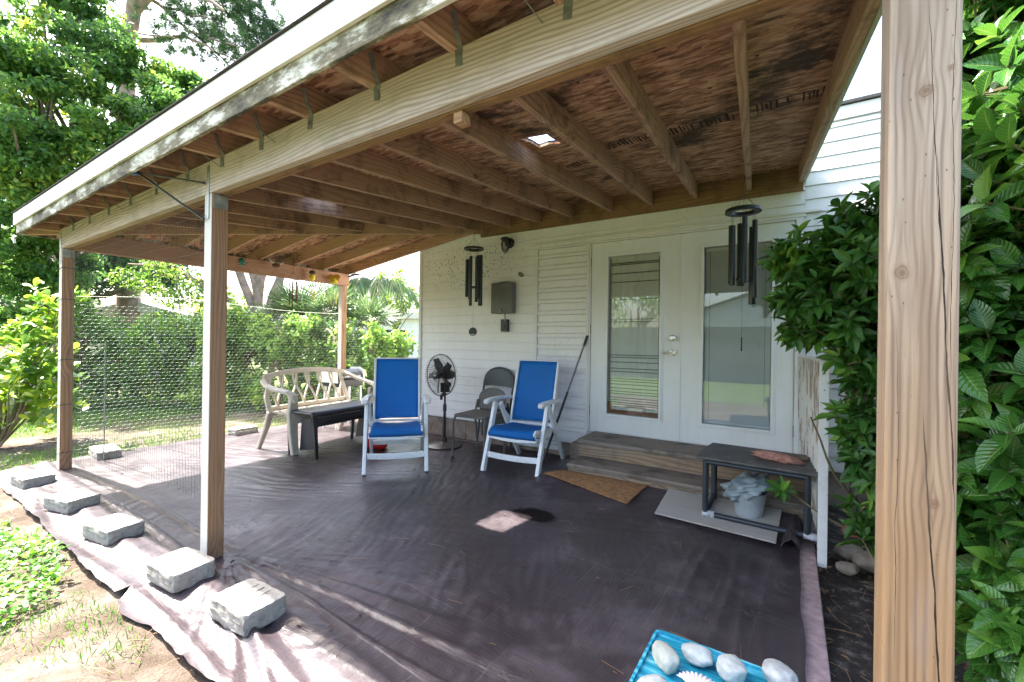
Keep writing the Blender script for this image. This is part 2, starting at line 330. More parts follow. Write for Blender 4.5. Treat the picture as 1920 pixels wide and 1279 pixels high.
# oriented strand board
t = NT('strand board'); v = t.co()
va = t.voro(t.co((7, 28, 8), rot=(0, 0, .13)), 1.6); vb = t.voro(t.co((8, 24, 8), rot=(0, 0, -.38)), 1.7); vc = t.voro(t.co((9, 40, 8), rot=(0, 0, .5)), 1.7)
def lum(x): bw = t.n('ShaderNodeSeparateColor'); t.l(x, bw.inputs[0]); return bw.outputs[0]
f = t.math('ADD', t.math('MULTIPLY', lum(va.outputs['Color']), .45), t.math('MULTIPLY', lum(vb.outputs['Color']), .33)); f = t.math('ADD', f, t.math('MULTIPLY', lum(vc.outputs['Color']), .22))
f = t.math('ADD', t.math('MULTIPLY', f, .6), t.math('MULTIPLY', t.noise(t.co((12, 60, 10), rot=(0, 0, .1)), 2.5, 5, .65, .6), .4))
col = t.ramp(f, [(.28, (.10, .048, .028)), (.42, (.30, .15, .082)), (.54, (.50, .28, .155)), (.68, (.68, .46, .29))])
big = t.ramp(t.noise(v, 1.1, 4, .6), [(.35, 0.0), (.7, 1.0)]); col = t.mix(t.math('MULTIPLY', big, .35), col, (.20, .135, .075))
mil = t.ramp(t.noise(v, 1.7, 7, .70), [(.53, 0.0), (.62, 1.0)]); col = t.mix(t.math('MULTIPLY', mil, .88), col, (.022, .018, .012))
nd = t.ramp(t.voro(v, 6.0).outputs['Distance'], [(.045, 1.0), (.07, 0.0)]); col = t.mix(nd, col, (.03, .02, .015))
t.bump(f, .5, .002); M['osb'] = t.fin(col, .7, .35)
# tarp
t = NT('brown tarpaulin'); v = t.co()
br = t.n('ShaderNodeTexBrick'); t.l(t.co(rot=(0, 0, R(3))), br.inputs[0]); br.inputs['Scale'].default_value = 1.0; br.inputs['Brick Width'].default_value = .405; br.inputs['Row Height'].default_value = .405
br.inputs['Mortar Size'].default_value = .006; br.inputs['Mortar Smooth'].default_value = .6; br.inputs['Color1'].default_value = (0, 0, 0, 1); br.inputs['Color2'].default_value = (0, 0, 0, 1); br.inputs['Mortar'].default_value = (1, 1, 1, 1); br.offset = .5
col = t.ramp(t.noise(v, 1.1, 5, .6), [(.35, (.033, .023, .027)), (.7, (.056, .043, .048))])
dust = t.ramp(t.noise(t.co(rot=(0, 0, .5)), 2.4, 8, .7), [(.50, 0.0), (.75, 1.0)]); col = t.mix(t.math('MULTIPLY', dust, .35), col, (.26, .22, .23))
jm = t.math('MULTIPLY', br.outputs[0], t.ramp(t.noise(v, 1.3, 3), [(.4, 0.0), (.6, 1.0)])); col = t.mix(t.math('MULTIPLY', jm, .14), col, (.27, .22, .22))
sp = t.ramp(t.voro(v, 26).outputs['Distance'], [(.03, 1.0), (.06, 0.0)]); col = t.mix(t.math('MULTIPLY', sp, t.ramp(t.noise(v, 2.0), [(.5, 0.0), (.6, .8)])), col, (.45, .42, .42))
sep = t.n('ShaderNodeSeparateXYZ'); t.l(v, sep.inputs[0])
def blob(cx, cy, rx, ry, soft=.25):
    a = t.math('DIVIDE', t.math('SUBTRACT', sep.outputs[0], cx), rx); b = t.math('DIVIDE', t.math('SUBTRACT', sep.outputs[1], cy), ry)
    d = t.math('ADD', t.math('SQRT', t.math('ADD', t.math('MULTIPLY', a, a), t.math('MULTIPLY', b, b))), t.math('MULTIPLY', t.math('SUBTRACT', t.noise(v, 7, 3), .5), .5))
    return t.ramp(d, [(1 - soft, 1.0), (1.0, 0.0)])
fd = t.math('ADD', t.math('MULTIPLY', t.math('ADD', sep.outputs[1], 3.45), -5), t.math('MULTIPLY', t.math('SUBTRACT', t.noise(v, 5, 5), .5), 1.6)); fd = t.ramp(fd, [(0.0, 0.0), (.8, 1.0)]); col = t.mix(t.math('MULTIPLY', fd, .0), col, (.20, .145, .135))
wet = blob(.25, -1.66, .20, .13); col = t.mix(t.math('MULTIPLY', wet, .92), col, (.007, .005, .005))
w2 = blob(-.42, -2.0, .12, .09); w2i = blob(-.42, -2.0, .085, .06); col = t.mix(t.math('MULTIPLY', t.math('SUBTRACT', w2, t.math('MULTIPLY', w2i, .8)), .5), col, (.03, .018, .018))
wr1 = t.noise(t.co((1.4, 9, 1), rot=(0, 0, R(25))), 3.2, 5, .6, 1.2); wr2 = t.noise(t.co((11, 2, 1), rot=(0, 0, R(-20))), 3.0, 5, .6, 1.0)
wm = t.ramp(t.noise(v, 1.1, 3), [(.42, 0.0), (.58, 1.0)]); wr = t.mix(wm, wr1, wr2)
bb = t.bump(wr, .28, .02); t.bump(t.math('SUBTRACT', t.noise(v, 60, 4), t.math('MULTIPLY', br.outputs[0], .6)), .35, .003, bb)
rg = t.ramp(t.noise(v, 2.2, 5), [(.3, .27), (.7, .46)]); rg = t.mix(wet, rg, .6); M['tarp'] = t.fin(col, rg, .5); t.put(t.b.inputs['Specular IOR Level'], t.math('MULTIPLY_ADD', wet, -.45, .5))
# ground
t = NT('sandy soil'); v = t.co(); f = t.noise(v, 2.6, 8, .68)
col = t.ramp(f, [(.30, (.035, .024, .017)), (.46, (.085, .063, .047)), (.60, (.16, .133, .11)), (.75, (.27, .24, .21))])
gr = t.noise(v, 120, 3); col = t.mix(t.math('MULTIPLY', t.ramp(gr, [(.45, 0.0), (.7, 1.0)]), .5), col, (.12, .09, .065))
sep = t.n('ShaderNodeSeparateXYZ'); t.l(v, sep.inputs[0])
gm = t.ramp(t.math('ADD', t.math('MULTIPLY', t.noise(v, .8, 6, .65), 1.0), t.math('MULTIPLY', t.math('ADD', sep.outputs[0], 6.0), -.06)), [(.45, 0.0), (.58, 1.0)])
col = t.mix(t.math('MULTIPLY', gm, .75), col, (.085, .12, .03))
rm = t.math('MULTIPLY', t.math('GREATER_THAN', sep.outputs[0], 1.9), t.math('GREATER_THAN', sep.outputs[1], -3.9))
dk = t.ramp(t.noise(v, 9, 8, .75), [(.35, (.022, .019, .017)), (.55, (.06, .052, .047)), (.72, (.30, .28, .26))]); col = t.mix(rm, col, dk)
t.bump(t.math('ADD', f, t.noise(v, 70, 5, .7)), .8, .02); M['soil'] = t.fin(col, .95, .15)
t = NT('lawn'); v = t.co(); M['lawn'] = t.fin(t.ramp(t.noise(v, 3, 8, .7), [(.3, (.05, .07, .025)), (.55, (.09, .13, .045)), (.75, (.16, .175, .08))]), .9, .1)
M['concrete'] = plain('concrete block', (.50, .485, .46), .9, sc=9, var=.22, bump=.9, dirt=(.16, .15, .13))
t = NT('rough concrete'); v = t.co(); f = t.noise(v, 26, 7, .75); col = t.ramp(f, [(.34, (.19, .172, .145)), (.46, (.31, .29, .25)), (.60, (.36, .335, .295)), (.72, (.42, .395, .35))]); t.bump(f, .8, .006); M['block'] = t.fin(col, .95, .15)
M['pink'] = plain('pink paver', (.42, .30, .30), .9, sc=20, var=.3, bump=.6, dirt=(.15, .11, .11))
t = NT('foundation block'); v = t.co(); col = t.ramp(t.noise(v, 6, 6, .65), [(.35, (.19, .15, .12)), (.6, (.34, .28, .23)), (.75, (.44, .40, .35))]); t.bump(t.noise(v, 30, 5), .6, .006); M['found'] = t.fin(col, .95, .15)
M['white_pl'] = plain('white resin', (.78, .79, .78), .38, sc=14, var=.05, dirt=(.50, .50, .46))
t = NT('blue sling mesh'); v = t.co(); ch = t.n('ShaderNodeTexChecker'); t.l(v, ch.inputs[0]); ch.inputs['Scale'].default_value = 260; ch.inputs[1].default_value = (.008, .19, .56, 1); ch.inputs[2].default_value = (.014, .26, .70, 1)
t.fin(t.mix(t.math('MULTIPLY', t.ramp(t.noise(v, 7, 4), [(.5, 0.0), (.75, 1.0)]), .25), ch.outputs[0], (.05, .17, .42)), .55, .4)
trn = t.n('ShaderNodeBsdfTranslucent'); trn.inputs[0].default_value = (.01, .20, .68, 1); mx = t.n('ShaderNodeMixShader'); mx.inputs[0].default_value = .35
tp = t.n('ShaderNodeBsdfTransparent'); tp.inputs[0].default_value = (.55, .75, 1, 1); mx2 = t.n('ShaderNodeMixShader'); mx2.inputs[0].default_value = .16
t.l(t.b.outputs[0], mx.inputs[1]); t.l(trn.outputs[0], mx.inputs[2]); t.l(mx.outputs[0], mx2.inputs[1]); t.l(tp.outputs[0], mx2.inputs[2]); t.l(mx2.outputs[0], t.out.inputs[0]); M['blue'] = t.m
M['tan'] = plain('tan resin', (.53, .46, .36), .45, sc=5, var=.08, dirt=(.30, .24, .17))
M['black_pl'] = plain('black resin', (.022, .023, .025), .42, sc=8, var=.25)
M['black_mt'] = plain('black metal', (.014, .015, .018), .38, sc=10, var=.3, spec=.5)
M['chime'] = plain('black green aluminium', (.010, .017, .020), .38, sc=10, var=.3, spec=.6)
M['grey_ch'] = plain('grey green metal', (.055, .068, .068), .42, sc=10, var=.15)
M['taupe'] = plain('taupe metal', (.135, .12, .108), .6, sc=14, var=.15)
M['fan_g'] = plain('fan plastic', (.035, .028, .025), .35, sc=10, var=.2)
M['coir'] = plain('coir mat', (.27, .135, .055), .95, sc=30, var=.45, bump=1.0, dirt=(.12, .065, .03))
M['slate'] = plain('slate', (.075, .070, .066), .55, sc=7, var=.55, bump=.5, dirt=(.24, .23, .22))
M['pvc'] = plain('black pvc pipe', (.028, .034, .042), .4, sc=10, var=.2)
M['pvcw'] = plain('worn silver tape', (.45, .46, .47), .5, sc=40, var=.5)
M['coral'] = plain('coral', (.42, .20, .15), .9, sc=40, var=.4, bump=1.0, dirt=(.75, .68, .62))
M['pail'] = plain('grey plastic pail', (.38, .42, .43), .5, sc=7, var=.25, dirt=(.16, .22, .20))
M['grey_bag'] = plain('grey bag plastic', (.25, .30, .31), .35, sc=7, var=.3)
M['rust'] = plain('rusty frame', (.22, .09, .025), .8, sc=10, var=.4)
M['steel'] = plain('galvanised steel', (.32, .33, .31), .5, .6, sc=18, var=.3, dirt=(.12, .13, .10))
M['oldsteel'] = plain('weathered galvanised tie', (.16, .17, .15), .7, .3, sc=30, var=.5)
M['nickel'] = plain('satin nickel', (.62, .58, .50), .28, 1.0, sc=20, var=.06)
M['brass'] = plain('tarnished hinge', (.26, .19, .12), .5, .6, sc=40, var=.4)
M['util'] = plain('grey utility box', (.14, .145, .135), .45, sc=5, var=.1)
M['pole'] = plain('grey telescopic pole', (.16, .165, .17), .35, .5, sc=20, var=.15)
M['red'] = plain('red plastic', (.42, .012, .012), .4, sc=8, var=.15)
M['wire_g'] = plain('galvanised wire', (.30, .34, .31), .5, .5, sc=30, var=.2)
M['wire_d'] = plain('green coated wire', (.035, .055, .05), .5, sc=30, var=.2)
M['string'] = plain('white cord', (.75, .78, .66), .8, sc=30, var=.1)
M['bark'] = plain('bark', (.17, .125, .09), .95, sc=7, var=.45, bump=1.0, dirt=(.30, .27, .24))
M['bark_p'] = plain('pine bark', (.30, .215, .165), .95, sc=6, var=.35, bump=1.0, dirt=(.13, .10, .09))
M['twig'] = plain('green brown twig', (.16, .12, .06), .8, sc=20, var=.3)
M['shingle'] = plain('shingle', (.06, .055, .05), .9, sc=20, var=.3)
M['stone'] = plain('pale river stone', (.31, .34, .34), .6, sc=26, var=.22, bump=.3, dirt=(.26, .29, .30))
M['stone2'] = plain('grey blotched stone', (.31, .33, .34), .6, sc=40, var=.3, bump=.3, dirt=(.15, .16, .17))
M['stone3'] = plain('greenish stone', (.30, .33, .30), .65, sc=26, var=.2, bump=.3, dirt=(.2, .18, .13))
M['shell'] = plain('shell', (.52, .48, .48), .5, sc=16, var=.1, dirt=(.55, .45, .45))
t = NT('turquoise glaze'); f = t.noise(t.co((3, 26, 3), rot=(0, 0, .5)), 2.6, 6, .65); t.bump(f, .25, .002); M['glaze'] = t.fin(t.ramp(f, [(.35, (.008, .13, .20)), (.52, (.02, .27, .40)), (.70, (.22, .58, .68))]), .25, .6)
M['terra'] = plain('terracotta', (.17, .045, .035), .85, sc=12, var=.2)
M['dead'] = plain('dead leaves', (.10, .06, .035), .9, sc=9, var=.7)
M['rock'] = plain('field rock', (.20, .165, .13), .95, sc=10, var=.4, bump=.8)
M['curtain'] = plain('sheer curtain', (.80, .82, .74), .9, sc=4, var=.08)
M['blind'] = plain('grey blind', (.76, .80, .79), .6, sc=3, var=.06)
M['dark'] = plain('dark recess', (.02, .02, .02), .9)
M['ink'] = plain('stamped ink', (.03, .018, .012), .9)
M['bluecl'] = plain('blue plastic', (.02, .12, .45), .4)
M['yellow'] = plain('yellow glass', (.62, .50, .03), .3); M['amber'] = plain('amber enamel', (.45, .24, .03), .35); M['teal'] = plain('teal enamel', (.01, .16, .12), .35); M['rusty_ch'] = plain('rusted chime iron', (.10, .04, .022), .7, sc=40, var=.4)
M['shade_w'] = plain('white wall', (.72, .72, .70), .8, var=.06)
M['nb_fence'] = plain('grey board fence', (.20, .20, .19), .9, sc=3, var=.2)
def glass_mat(name, tint, refl):
    t = NT(name); g = t.n('ShaderNodeBsdfGlossy'); g.inputs['Roughness'].default_value = .015; g.inputs[0].default_value = (.9, .95, .93, 1)
    tp = t.n('ShaderNodeBsdfTransparent'); tp.inputs[0].default_value = (*tint, 1); fr = t.n('ShaderNodeFresnel'); fr.inputs[0].default_value = 1.5
    f = t.math('ADD', refl, t.math('MULTIPLY', fr.outputs[0], 1.0)); mx = t.n('ShaderNodeMixShader'); t.l(f, mx.inputs[0]); t.l(tp.outputs[0], mx.inputs[1]); t.l(g.outputs[0], mx.inputs[2]); t.l(mx.outputs[0], t.out.inputs[0]); return t.m
M['glass'] = glass_mat('window glass', (.97, .985, .975), .065)
M['lampglass'] = glass_mat('lamp glass', (.9, .9, .88), .05)
M['lf_tree'] = leaf('tree leaves', (.042, .12, .03), (.12, .26, .04), (.44, .48, .06), .45, .5, .55)
M['lf_dark'] = leaf('dark tree leaves', (.03, .09, .035), (.07, .17, .05), (.16, .27, .06), .5, .4, .8)
M['lf_pine'] = leaf('pine needles', (.03, .075, .03), (.07, .15, .045), None, .6, .3, .8)
M['lf_hedge'] = leaf('hedge leaves', (.06, .15, .025), (.18, .33, .045), (.34, .43, .07), .4, .45, 1.3)
M['lf_clusia'] = leaf('paddle leaves', (.06, .17, .02), (.24, .40, .03), (.60, .62, .07), .3, .4, 1.5)
M['lf_shrub'] = leaf('glossy shrub leaves', (.018, .080, .012), (.05, .165, .020), (.17, .33, .035), .24, .22, 2.2, .6, ribs=True)
M['lf_shrub2'] = leaf('small glossy leaves', (.020, .085, .014), (.065, .20, .026), (.24, .42, .05), .28, .28, 3.0, .5, ribs=True)
M['lf_palm'] = leaf('palm fronds', (.035, .085, .03), (.10, .17, .06), (.26, .30, .14), .45, .3, .9)
M['lf_drypalm'] = leaf('pale palm fronds', (.08, .12, .06), (.16, .20, .10), (.36, .34, .2), .5, .3, .9)
M['grass'] = leaf('grass', (.03, .10, .010), (.07, .19, .018), (.17, .26, .04), .5, .4, 2.0)
M['weed'] = leaf('weeds', (.04, .15, .01), (.10, .30, .02), (.24, .42, .05), .45, .4, 3.0)
M['straw'] = plain('pine straw', (.33, .20, .11), .9, var=.3)

# ================================================================== SETTING
def ground_fn(u, v):
    x = -60 + 120 * u; y = -60 + 120 * v
    return (x, y, -.05)
g = MB().grid(ground_fn, 60, 60).build('ground', M['soil']); tag(g, kind='structure')
def gnear(u, v):
    x = -9 + 13 * u; y = -6.5 + 8.0 * v
    z = -.035 + .02 * noise.noise(Vector((x * .9, y * .9, 0))) + .012 * noise.noise(Vector((x * 4, y * 4, 3)))
    e = min(1, min(x + 9, 4 - x, y + 6.5, 1.5 - y) / .6); z = -.049 + (z + .049) * max(0, e)
    if -4.4 < x < 1.9 and -3.6 < y < 0: z = min(z, -.03)
    return (x, y, z)
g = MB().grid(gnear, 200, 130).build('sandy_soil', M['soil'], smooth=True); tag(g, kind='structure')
lw = MB().grid(lambda u, v: (-30 + 60 * u, -30 + 23.5 * v, -.044), 4, 4).build('back_lawn', M['lawn']); tag(lw, kind='structure')
pv = MB().box(-4.42, 1.985, -3.48, .02, -.06, .0).build('patio', M['pink'], bevel=.006); tag(pv, kind='structure')

# ================================================================== TARP
def hrise(x, y):
    S_ = lambda q: (lambda c: c * c * (3 - 2 * c))(max(0, min(1, q)))
    return .078 * S_((y + 1.28) / .48) * S_((x + .35) / .35)
def tz(x, y):
    N = lambda a, b, c=0: noise.noise(Vector((a, b, c)))
    z = .008 + hrise(x, y)
    # fine ripples
    amp = .5 + .5 * max(-1, min(1, 2.2 * N(x * .8, y * .8, 5)))
    a = math.radians(28); p = x * math.cos(a) + y * math.sin(a); q = -x * math.sin(a) + y * math.cos(a)
    z += .0055 * amp * (1 - abs(N(p * 2.2, q * 11 + 2 * N(x, y, 8), 1)) * 2)
    z += .0050 * (1 - amp) * (1 - abs(N(p * 13, q * 2.5, 2)) * 2)
    # crisp folds fanning out from the mid post towards the front right
    fx, fy = x + 1.0, y + 3.2; r = math.hypot(fx, fy); th = math.atan2(fy, fx)
    k = math.exp(-((th + .12) / .5) ** 2) * min(1, r / .5) * math.exp(-max(0, r - 1.6) / 1.1)
    z += .024 * k * max(0, 1 - abs(N(th * 9, r * .35, 3)) * 3.4)
    # long folds by the left front edge
    e = max(0, min(1, (-2.95 - y) / .4)); z += .022 * e * max(0, 1 - abs(N(x * .7, y * 6, 4)) * 3)
    # vertical ruffle at right edge
    e = max(0, min(1, (x - 1.1) / .5)) * max(0, min(1, (-1.35 - y) / .3)); z += .012 * e * max(0, 1 - abs(N(x * 9, y * .8, 6)) * 2.4)
    f = max(0, min(1, (-3.5 - y) / .2)); z -= .036 * f
    return z
NX, NY = 520, 300
xs = np.linspace(0, 1, NX + 1); ys = np.linspace(0, 1, NY + 1); V = np.zeros(((NX + 1) * (NY + 1), 3)); i = 0
for v in ys:
    for u in xs:
        xl = -4.46 + .05 * noise.noise(Vector((0, v * 7, 1))); xr = 1.90 + .03 * noise.noise(Vector((0, v * 9, 2))) + .10 * max(0, .35 - v)
        x = xl + (xr - xl) * u
        fr = -3.70 + .035 * noise.noise(Vector((x * 1.7, 0, 3))) + .012 * noise.noise(Vector((x * 9, 0, 3)))
        fr += .06 * max(0, 1 - abs(x + 1.0) / .05) - .03 * max(0, 1 - abs(x + .8) / .2)
        bk = -.02
        y = fr + (bk - fr) * v
        V[i] = (x, y, tz(x, y) + (.012 * max(0, 1 - v * 60) * (1 + noise.noise(Vector((x * 5, 1, 1)))))); i += 1
I = np.arange((NX + 1) * (NY + 1)).reshape(NY + 1, NX + 1)
F = np.stack([I[:-1, :-1], I[:-1, 1:], I[1:, 1:], I[1:, :-1]], -1).reshape(-1, 4)
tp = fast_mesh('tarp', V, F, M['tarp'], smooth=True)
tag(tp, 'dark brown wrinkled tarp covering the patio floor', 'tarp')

# ================================================================== PATIO ROOF
PR = thing('patio_roof', 'open timber patio roof on square wooden posts against the white house', 'patio roof')
def zm(y): return 2.83 + .116 * y          # underside of deck, main slope
def zl(x): return 2.419 + .1398 * (x + 4.39)  # underside of deck, left slope
def xhip(y): return -4.39 + (y + 3.543) / 1.205
YF, XL, XRW = -3.54, -4.39, 1.93
XM, YP, H = -1.009, -3.272, .0445
def boxm(name, mat, bev=.004, *b, **k): return MB().box(*b).build(name, mat, PR, bevel=bev)
for nm, x, y, top in (('post', XM, YP, 2.128), ('post', XM - 3.05, YP, 2.128), ('post', -4.06, -.2, 2.128)):
    boxm('post', M['post_z'], .004, x - H, x + H, y - H, y + H, -.04, top)
npst = MB(); npst.box(1.990, 2.090, -3.400, -3.302, -.04, 2.128); o = npst.build('post', M['near'], PR, bevel=.005); tag(o, 'close weathered post with knots and a long crack')
boxm('beam', M['beam_x'], .004, -4.108, 2.24, YP - H - .001, YP - .002, 2.130, 2.315); boxm('beam', M['ledger'], .004, -4.06, 2.24, YP + .001, YP + H, 2.127, 2.312)
boxm('beam', M['beam_y'], .004, -4.103, -4.018, YP + H + .003, -.11, 2.132, 2.315)
boxm('ledger', M['ledger'], .003, -1.50, 1.915, -.052, -.014, 2.618, 2.826)
def rafter(a, b, mat, name='rafter', h=.14, w_=.038):
    # a, b: points on the top edge
    MB().bar((a[0], a[1], a[2] - h / 2), (b[0], b[1], b[2] - h / 2), w_, h).build(name, mat, PR, bevel=.002)
TX = []
for xw in (1.51, 1.06, .645, .227, -.22, -.64, -1.05):
    xf = xw + .06 * 3.48; rafter((xw, -.054, zm(-.054) - .001), (xf, -3.515, zm(-3.515) - .001), M['raf_y']); TX.append(xw + .06 * 3.28)
x = -1.49
while x > -4.2:
    yh = -3.543 + 1.205 * (x + 4.39) - .03
    if yh - .05 > -3.5:
        rafter((x, yh - .06, zm(yh - .06) - .001), (x + .06 * (3.51 + yh), -3.515, zm(-3.515) - .001), M['raf_y'])
    TX.append(x + .06 * (3.3 + min(0, yh))); x -= .44
rafter((1.895, -.014, zm(0) - .001), (2.09, -3.515, zm(-3.515) - .001), M['raf_y'])
# right rake board with green edge
MB().bar((1.925, -.012, zm(0) - .03), (2.125, -3.53, zm(-3.53) - .03), .019, .20).build('rake_board', M['green_edge'], PR, bevel=.002)
# hip rafter
hd = Vector((-1.45, -.02, 0)) - Vector((-4.33, -3.47, 0))
MB().bar((-1.47, -.03, zm(-.03) - .085), (-4.35, -3.495, zm(-3.495) - .085), .042, .165).build('hip_rafter', M['raf_y'], PR, bevel=.002)
for y in (-.09, -.56, -1.01, -1.48, -1.9, -2.33, -2.76):
    xh = xhip(y) - .03; x1 = -4.36
    if xh > x1 + .1: rafter((xh, y, zl(xh) - .001), (x1, y + .01, zl(x1) - .001), M['raf_x'])
# deck sheets (left slope / main slope) with two rotted holes
deck = MB()
ysd = [-3.55, -3.2, -2.75, -2.22, -2.13, -2.03, -1.93, -1.90, -1.4, -.9, -.4, -.012]
holes = [((.40, .56), (-2.13, -1.93)), ((-1.82, -1.56), (-2.22, -1.90))]
for j in range(len(ysd) - 1):
    y0, y1 = ysd[j], ysd[j + 1]; cuts = sorted({-2.6, -1.4, -1.2, .40, .48, .56, 1.3, XRW} | {-1.82, -1.70, -1.56})
    rows = []
    for c in cuts:
        if c > xhip(y0) + .02 and c > xhip(y1) + .02: rows.append(c)
    rows = [None] + rows
    for i in range(len(rows) - 1):
        def P(c, y): xx = xhip(y) if c is None else c + (.06 * -y if c == XRW else 0); return (xx, y, zm(y))
        a, b = rows[i], rows[i + 1]; cxm = ((a if a is not None else -9) + b) / 2; cym = (y0 + y1) / 2
        if any(h[0][0] < cxm < h[0][1] and h[1][0] < cym < h[1][1] for h in holes): continue
        deck.add([P(a, y0), P(b, y0), P(b, y1), P(a, y1)], [(0, 1, 2, 3)])
deck.add([(XL, -3.55, zl(XL)), (-1.46, -.012, zl(-1.46)), (XL, -.012, zl(XL))], [(0, 1, 2)])
dk = deck.build('roof_deck', M['osb'], PR, normals=False)
m = dk.modifiers.new('s', 'SOLIDIFY'); m.thickness = .013; m.offset = 0
for p in dk.data.polygons: pass
bmx = bmesh.new(); bmx.from_mesh(dk.data); bmesh.ops.remove_doubles(bmx, verts=bmx.verts, dist=.0005)
for vv in bmx.verts:
    for (hx, hy) in holes:
        if hx[0] - .01 <= vv.co.x <= hx[1] + .01 and hy[0] - .02 <= vv.co.y <= hy[1] + .02: vv.co.x += random.uniform(-.012, .012); vv.co.y += random.uniform(-.025, .025); vv.co.z = zm(vv.co.y)
bmx.to_mesh(dk.data); bmx.free()
# shingle layer above
sh = MB()
for f in dk.data.polygons: sh.add([tuple(dk.data.vertices[i].co + Vector((0, 0, .014))) for i in f.vertices], [tuple(range(len(f.vertices)))])
o = sh.build('shingles', M['shingle'], PR, normals=False); m = o.modifiers.new('s', 'SOLIDIFY'); m.thickness = .010; m.offset = 0
# fascia
MB().box(XL - .01, 2.10, -3.552, -3.534, 2.258, 2.426).build('fascia', M['fascia_d'], PR, bevel=.003)
MB().box(XL - .026, 2.12, -3.570, -3.555, 2.340, 2.450).build('drip_edge', M['fascia_w'], PR, bevel=.002)
MB().box(XL - .010, XL + .008, -3.530, .0, 2.258, 2.418).build('fascia', M['fascia_d'], PR, bevel=.003)
MB().box(XL - .026, XL - .012, -3.553, .0, 2.333, 2.452).build('drip_edge', M['fascia_w'], PR, bevel=.002)
s_ = MB().add([(XL - .045, -3.580, 2.4575), (2.16, -3.580, 2.4575), (2.16, -3.45, 2.472), (XL - .045, -3.45, 2.472)], [(0, 1, 2, 3)]).build('roof_edge', M['shingle'], PR, normals=False); mm = s_.modifiers.new('s', 'SOLIDIFY'); mm.thickness = .004
# ties
for tx in TX:
    if tx < -4.05: continue
    z0 = 2.262; a = MB(); jx = random.uniform(-.006, .006); a.strip([(tx + .022 + jx, YP - H - .004, z0 - .015), (tx + .023, YP - H - .004, z0 + .03), (tx + .022, YP - H - .008, 2.318), (tx + .0225, YP - H - .03, 2.35), (tx + .024, YP - H - .05, 2.41)], [.030, .030, .026, .030, .036], .0028, (.93, .36, 0))
    a.build('hurricane_tie', M['oldsteel'], PR)
for (bx, by) in ((XM, YP), (XM - 3.05, YP)):
    b = MB(); b.box(bx + H + .0005, bx + H + .0035, by - H + .006, by + H - .004, 2.045, 2.126).box(bx - .010, bx + .018, by - H - .005, by - H - .0008, 1.98, 2.29); b.build('post_bracket', M['steel'], PR, bevel=.001)
for k, (nx, nz) in enumerate([(.46, 2.28), (-.30, 2.276), (1.19, 2.29), (-.86, 2.27), (-2.4, 2.27)]):
    MB().tube([(nx, YP - H, nz - .02), (nx - .035, YP - H - .075, nz + .035)], .0022, 6).tube([(nx - .035, YP - H - .075, nz + .035), (nx - .0365, YP - H - .0775, nz + .0365)], .005, 8).build('nail', M['oldsteel'], PR)
MB().box(.80, .84, YP + .0, YP + .05, 2.085, 2.125).build('shim', M['raf_x'], PR, bevel=.003)
# stamped rows of marks on the strand board
def stamp(x0, x1, yc, h, dens=1.0):
    a = MB(); x = x0
    while x < x1:
        ww = random.uniform(.006, .018); hh = h * random.choice([1, 1, .8, .6]); yo = random.uniform(-.1, .1) * h
        z = lambda y: zm(y) - .0085
        if random.random() < .85:
            a.add([(x, yc - hh / 2 + yo, z(yc - hh / 2 + yo)), (x + ww, yc - hh / 2 + yo, z(yc - hh / 2 + yo)), (x + ww, yc + hh / 2 + yo, z(yc + hh / 2 + yo)), (x, yc + hh / 2 + yo, z(yc + hh / 2 + yo))], [(3, 2, 1, 0)])
            if random.random() < .35:
                y2 = yc + yo + random.choice([-.5, 0, .5]) * hh * .9; a.add([(x, y2 - .003, z(y2)), (x + .028, y2 - .003, z(y2)), (x + .028, y2 + .003, z(y2)), (x, y2 + .003, z(y2))], [(3, 2, 1, 0)])
        x += ww + random.uniform(.006, .02)
    a.build('stamp', M['ink'], PR, normals=False)
stamp(.72, 1.05, -1.66, .12); stamp(1.17, 1.55, -1.65, .13); stamp(1.64, 1.99, -1.69, .14); stamp(.36, .55, -1.43, .10); stamp(1.27, 1.46, -.45, .03); stamp(1.60, 1.86, -.14, .03)

# ================================================================== HOUSE
HS = thing('house', 'white clapboard house wall with glazed double doors behind the patio', 'house')
def siding(name, x0, x1, z0, z1, mat, ex=.114, out=.013, yb=0.0, bulge=0):
    a = MB(); n = int(math.ceil((z1 - z0) / ex)); pr = []
    z = z0
    for i in range(n):
        zt = min(z + ex, z1)
        if bulge:
            for yy, q in ((-1, 0), (-1, .28), (-.35, .42), (-.25, .9), (-.25, .94), (.35, .945), (.35, .99)): pr.append((yb + out * yy, z + (zt - z) * q))
        else:
            pr += [(yb - out, z), (yb - .003, zt - .006), (yb + .006, zt - .0055), (yb + .006, zt - .0005), (yb - out + .002, zt - .0003)]
        z = zt
    nx = max(1, int((x1 - x0) / .4)); P = []; F = []
    for i, (y, zz) in enumerate(pr):
        for k in range(nx + 1):
            xx = x0 + (x1 - x0) * k / nx; P.append((xx, y + .0012 * noise.noise(Vector((xx * 2, zz * 3, 0))), zz + .003 * noise.noise(Vector((xx * .8, zz * 4, 7)))))
    for i in range(len(pr) - 1):
        for k in range(nx): F.append((i * (nx + 1) + k, i * (nx + 1) + k + 1, (i + 1) * (nx + 1) + k + 1, (i + 1) * (nx + 1) + k))
    a.add(P, F); return a.build(name, mat, HS, normals=False)
siding('siding', -2.545, -.70, .262, 2.395, M['siding']); siding('siding', -2.545, 1.93, 2.395, 2.85, M['siding'])
siding('siding', 1.93, 6.5, .262, 3.16, M['siding_r']); 
siding('siding', -.665, -.055, .17, 2.37, M['siding'], ex=.131, out=.026, yb=-.004, bulge=1)
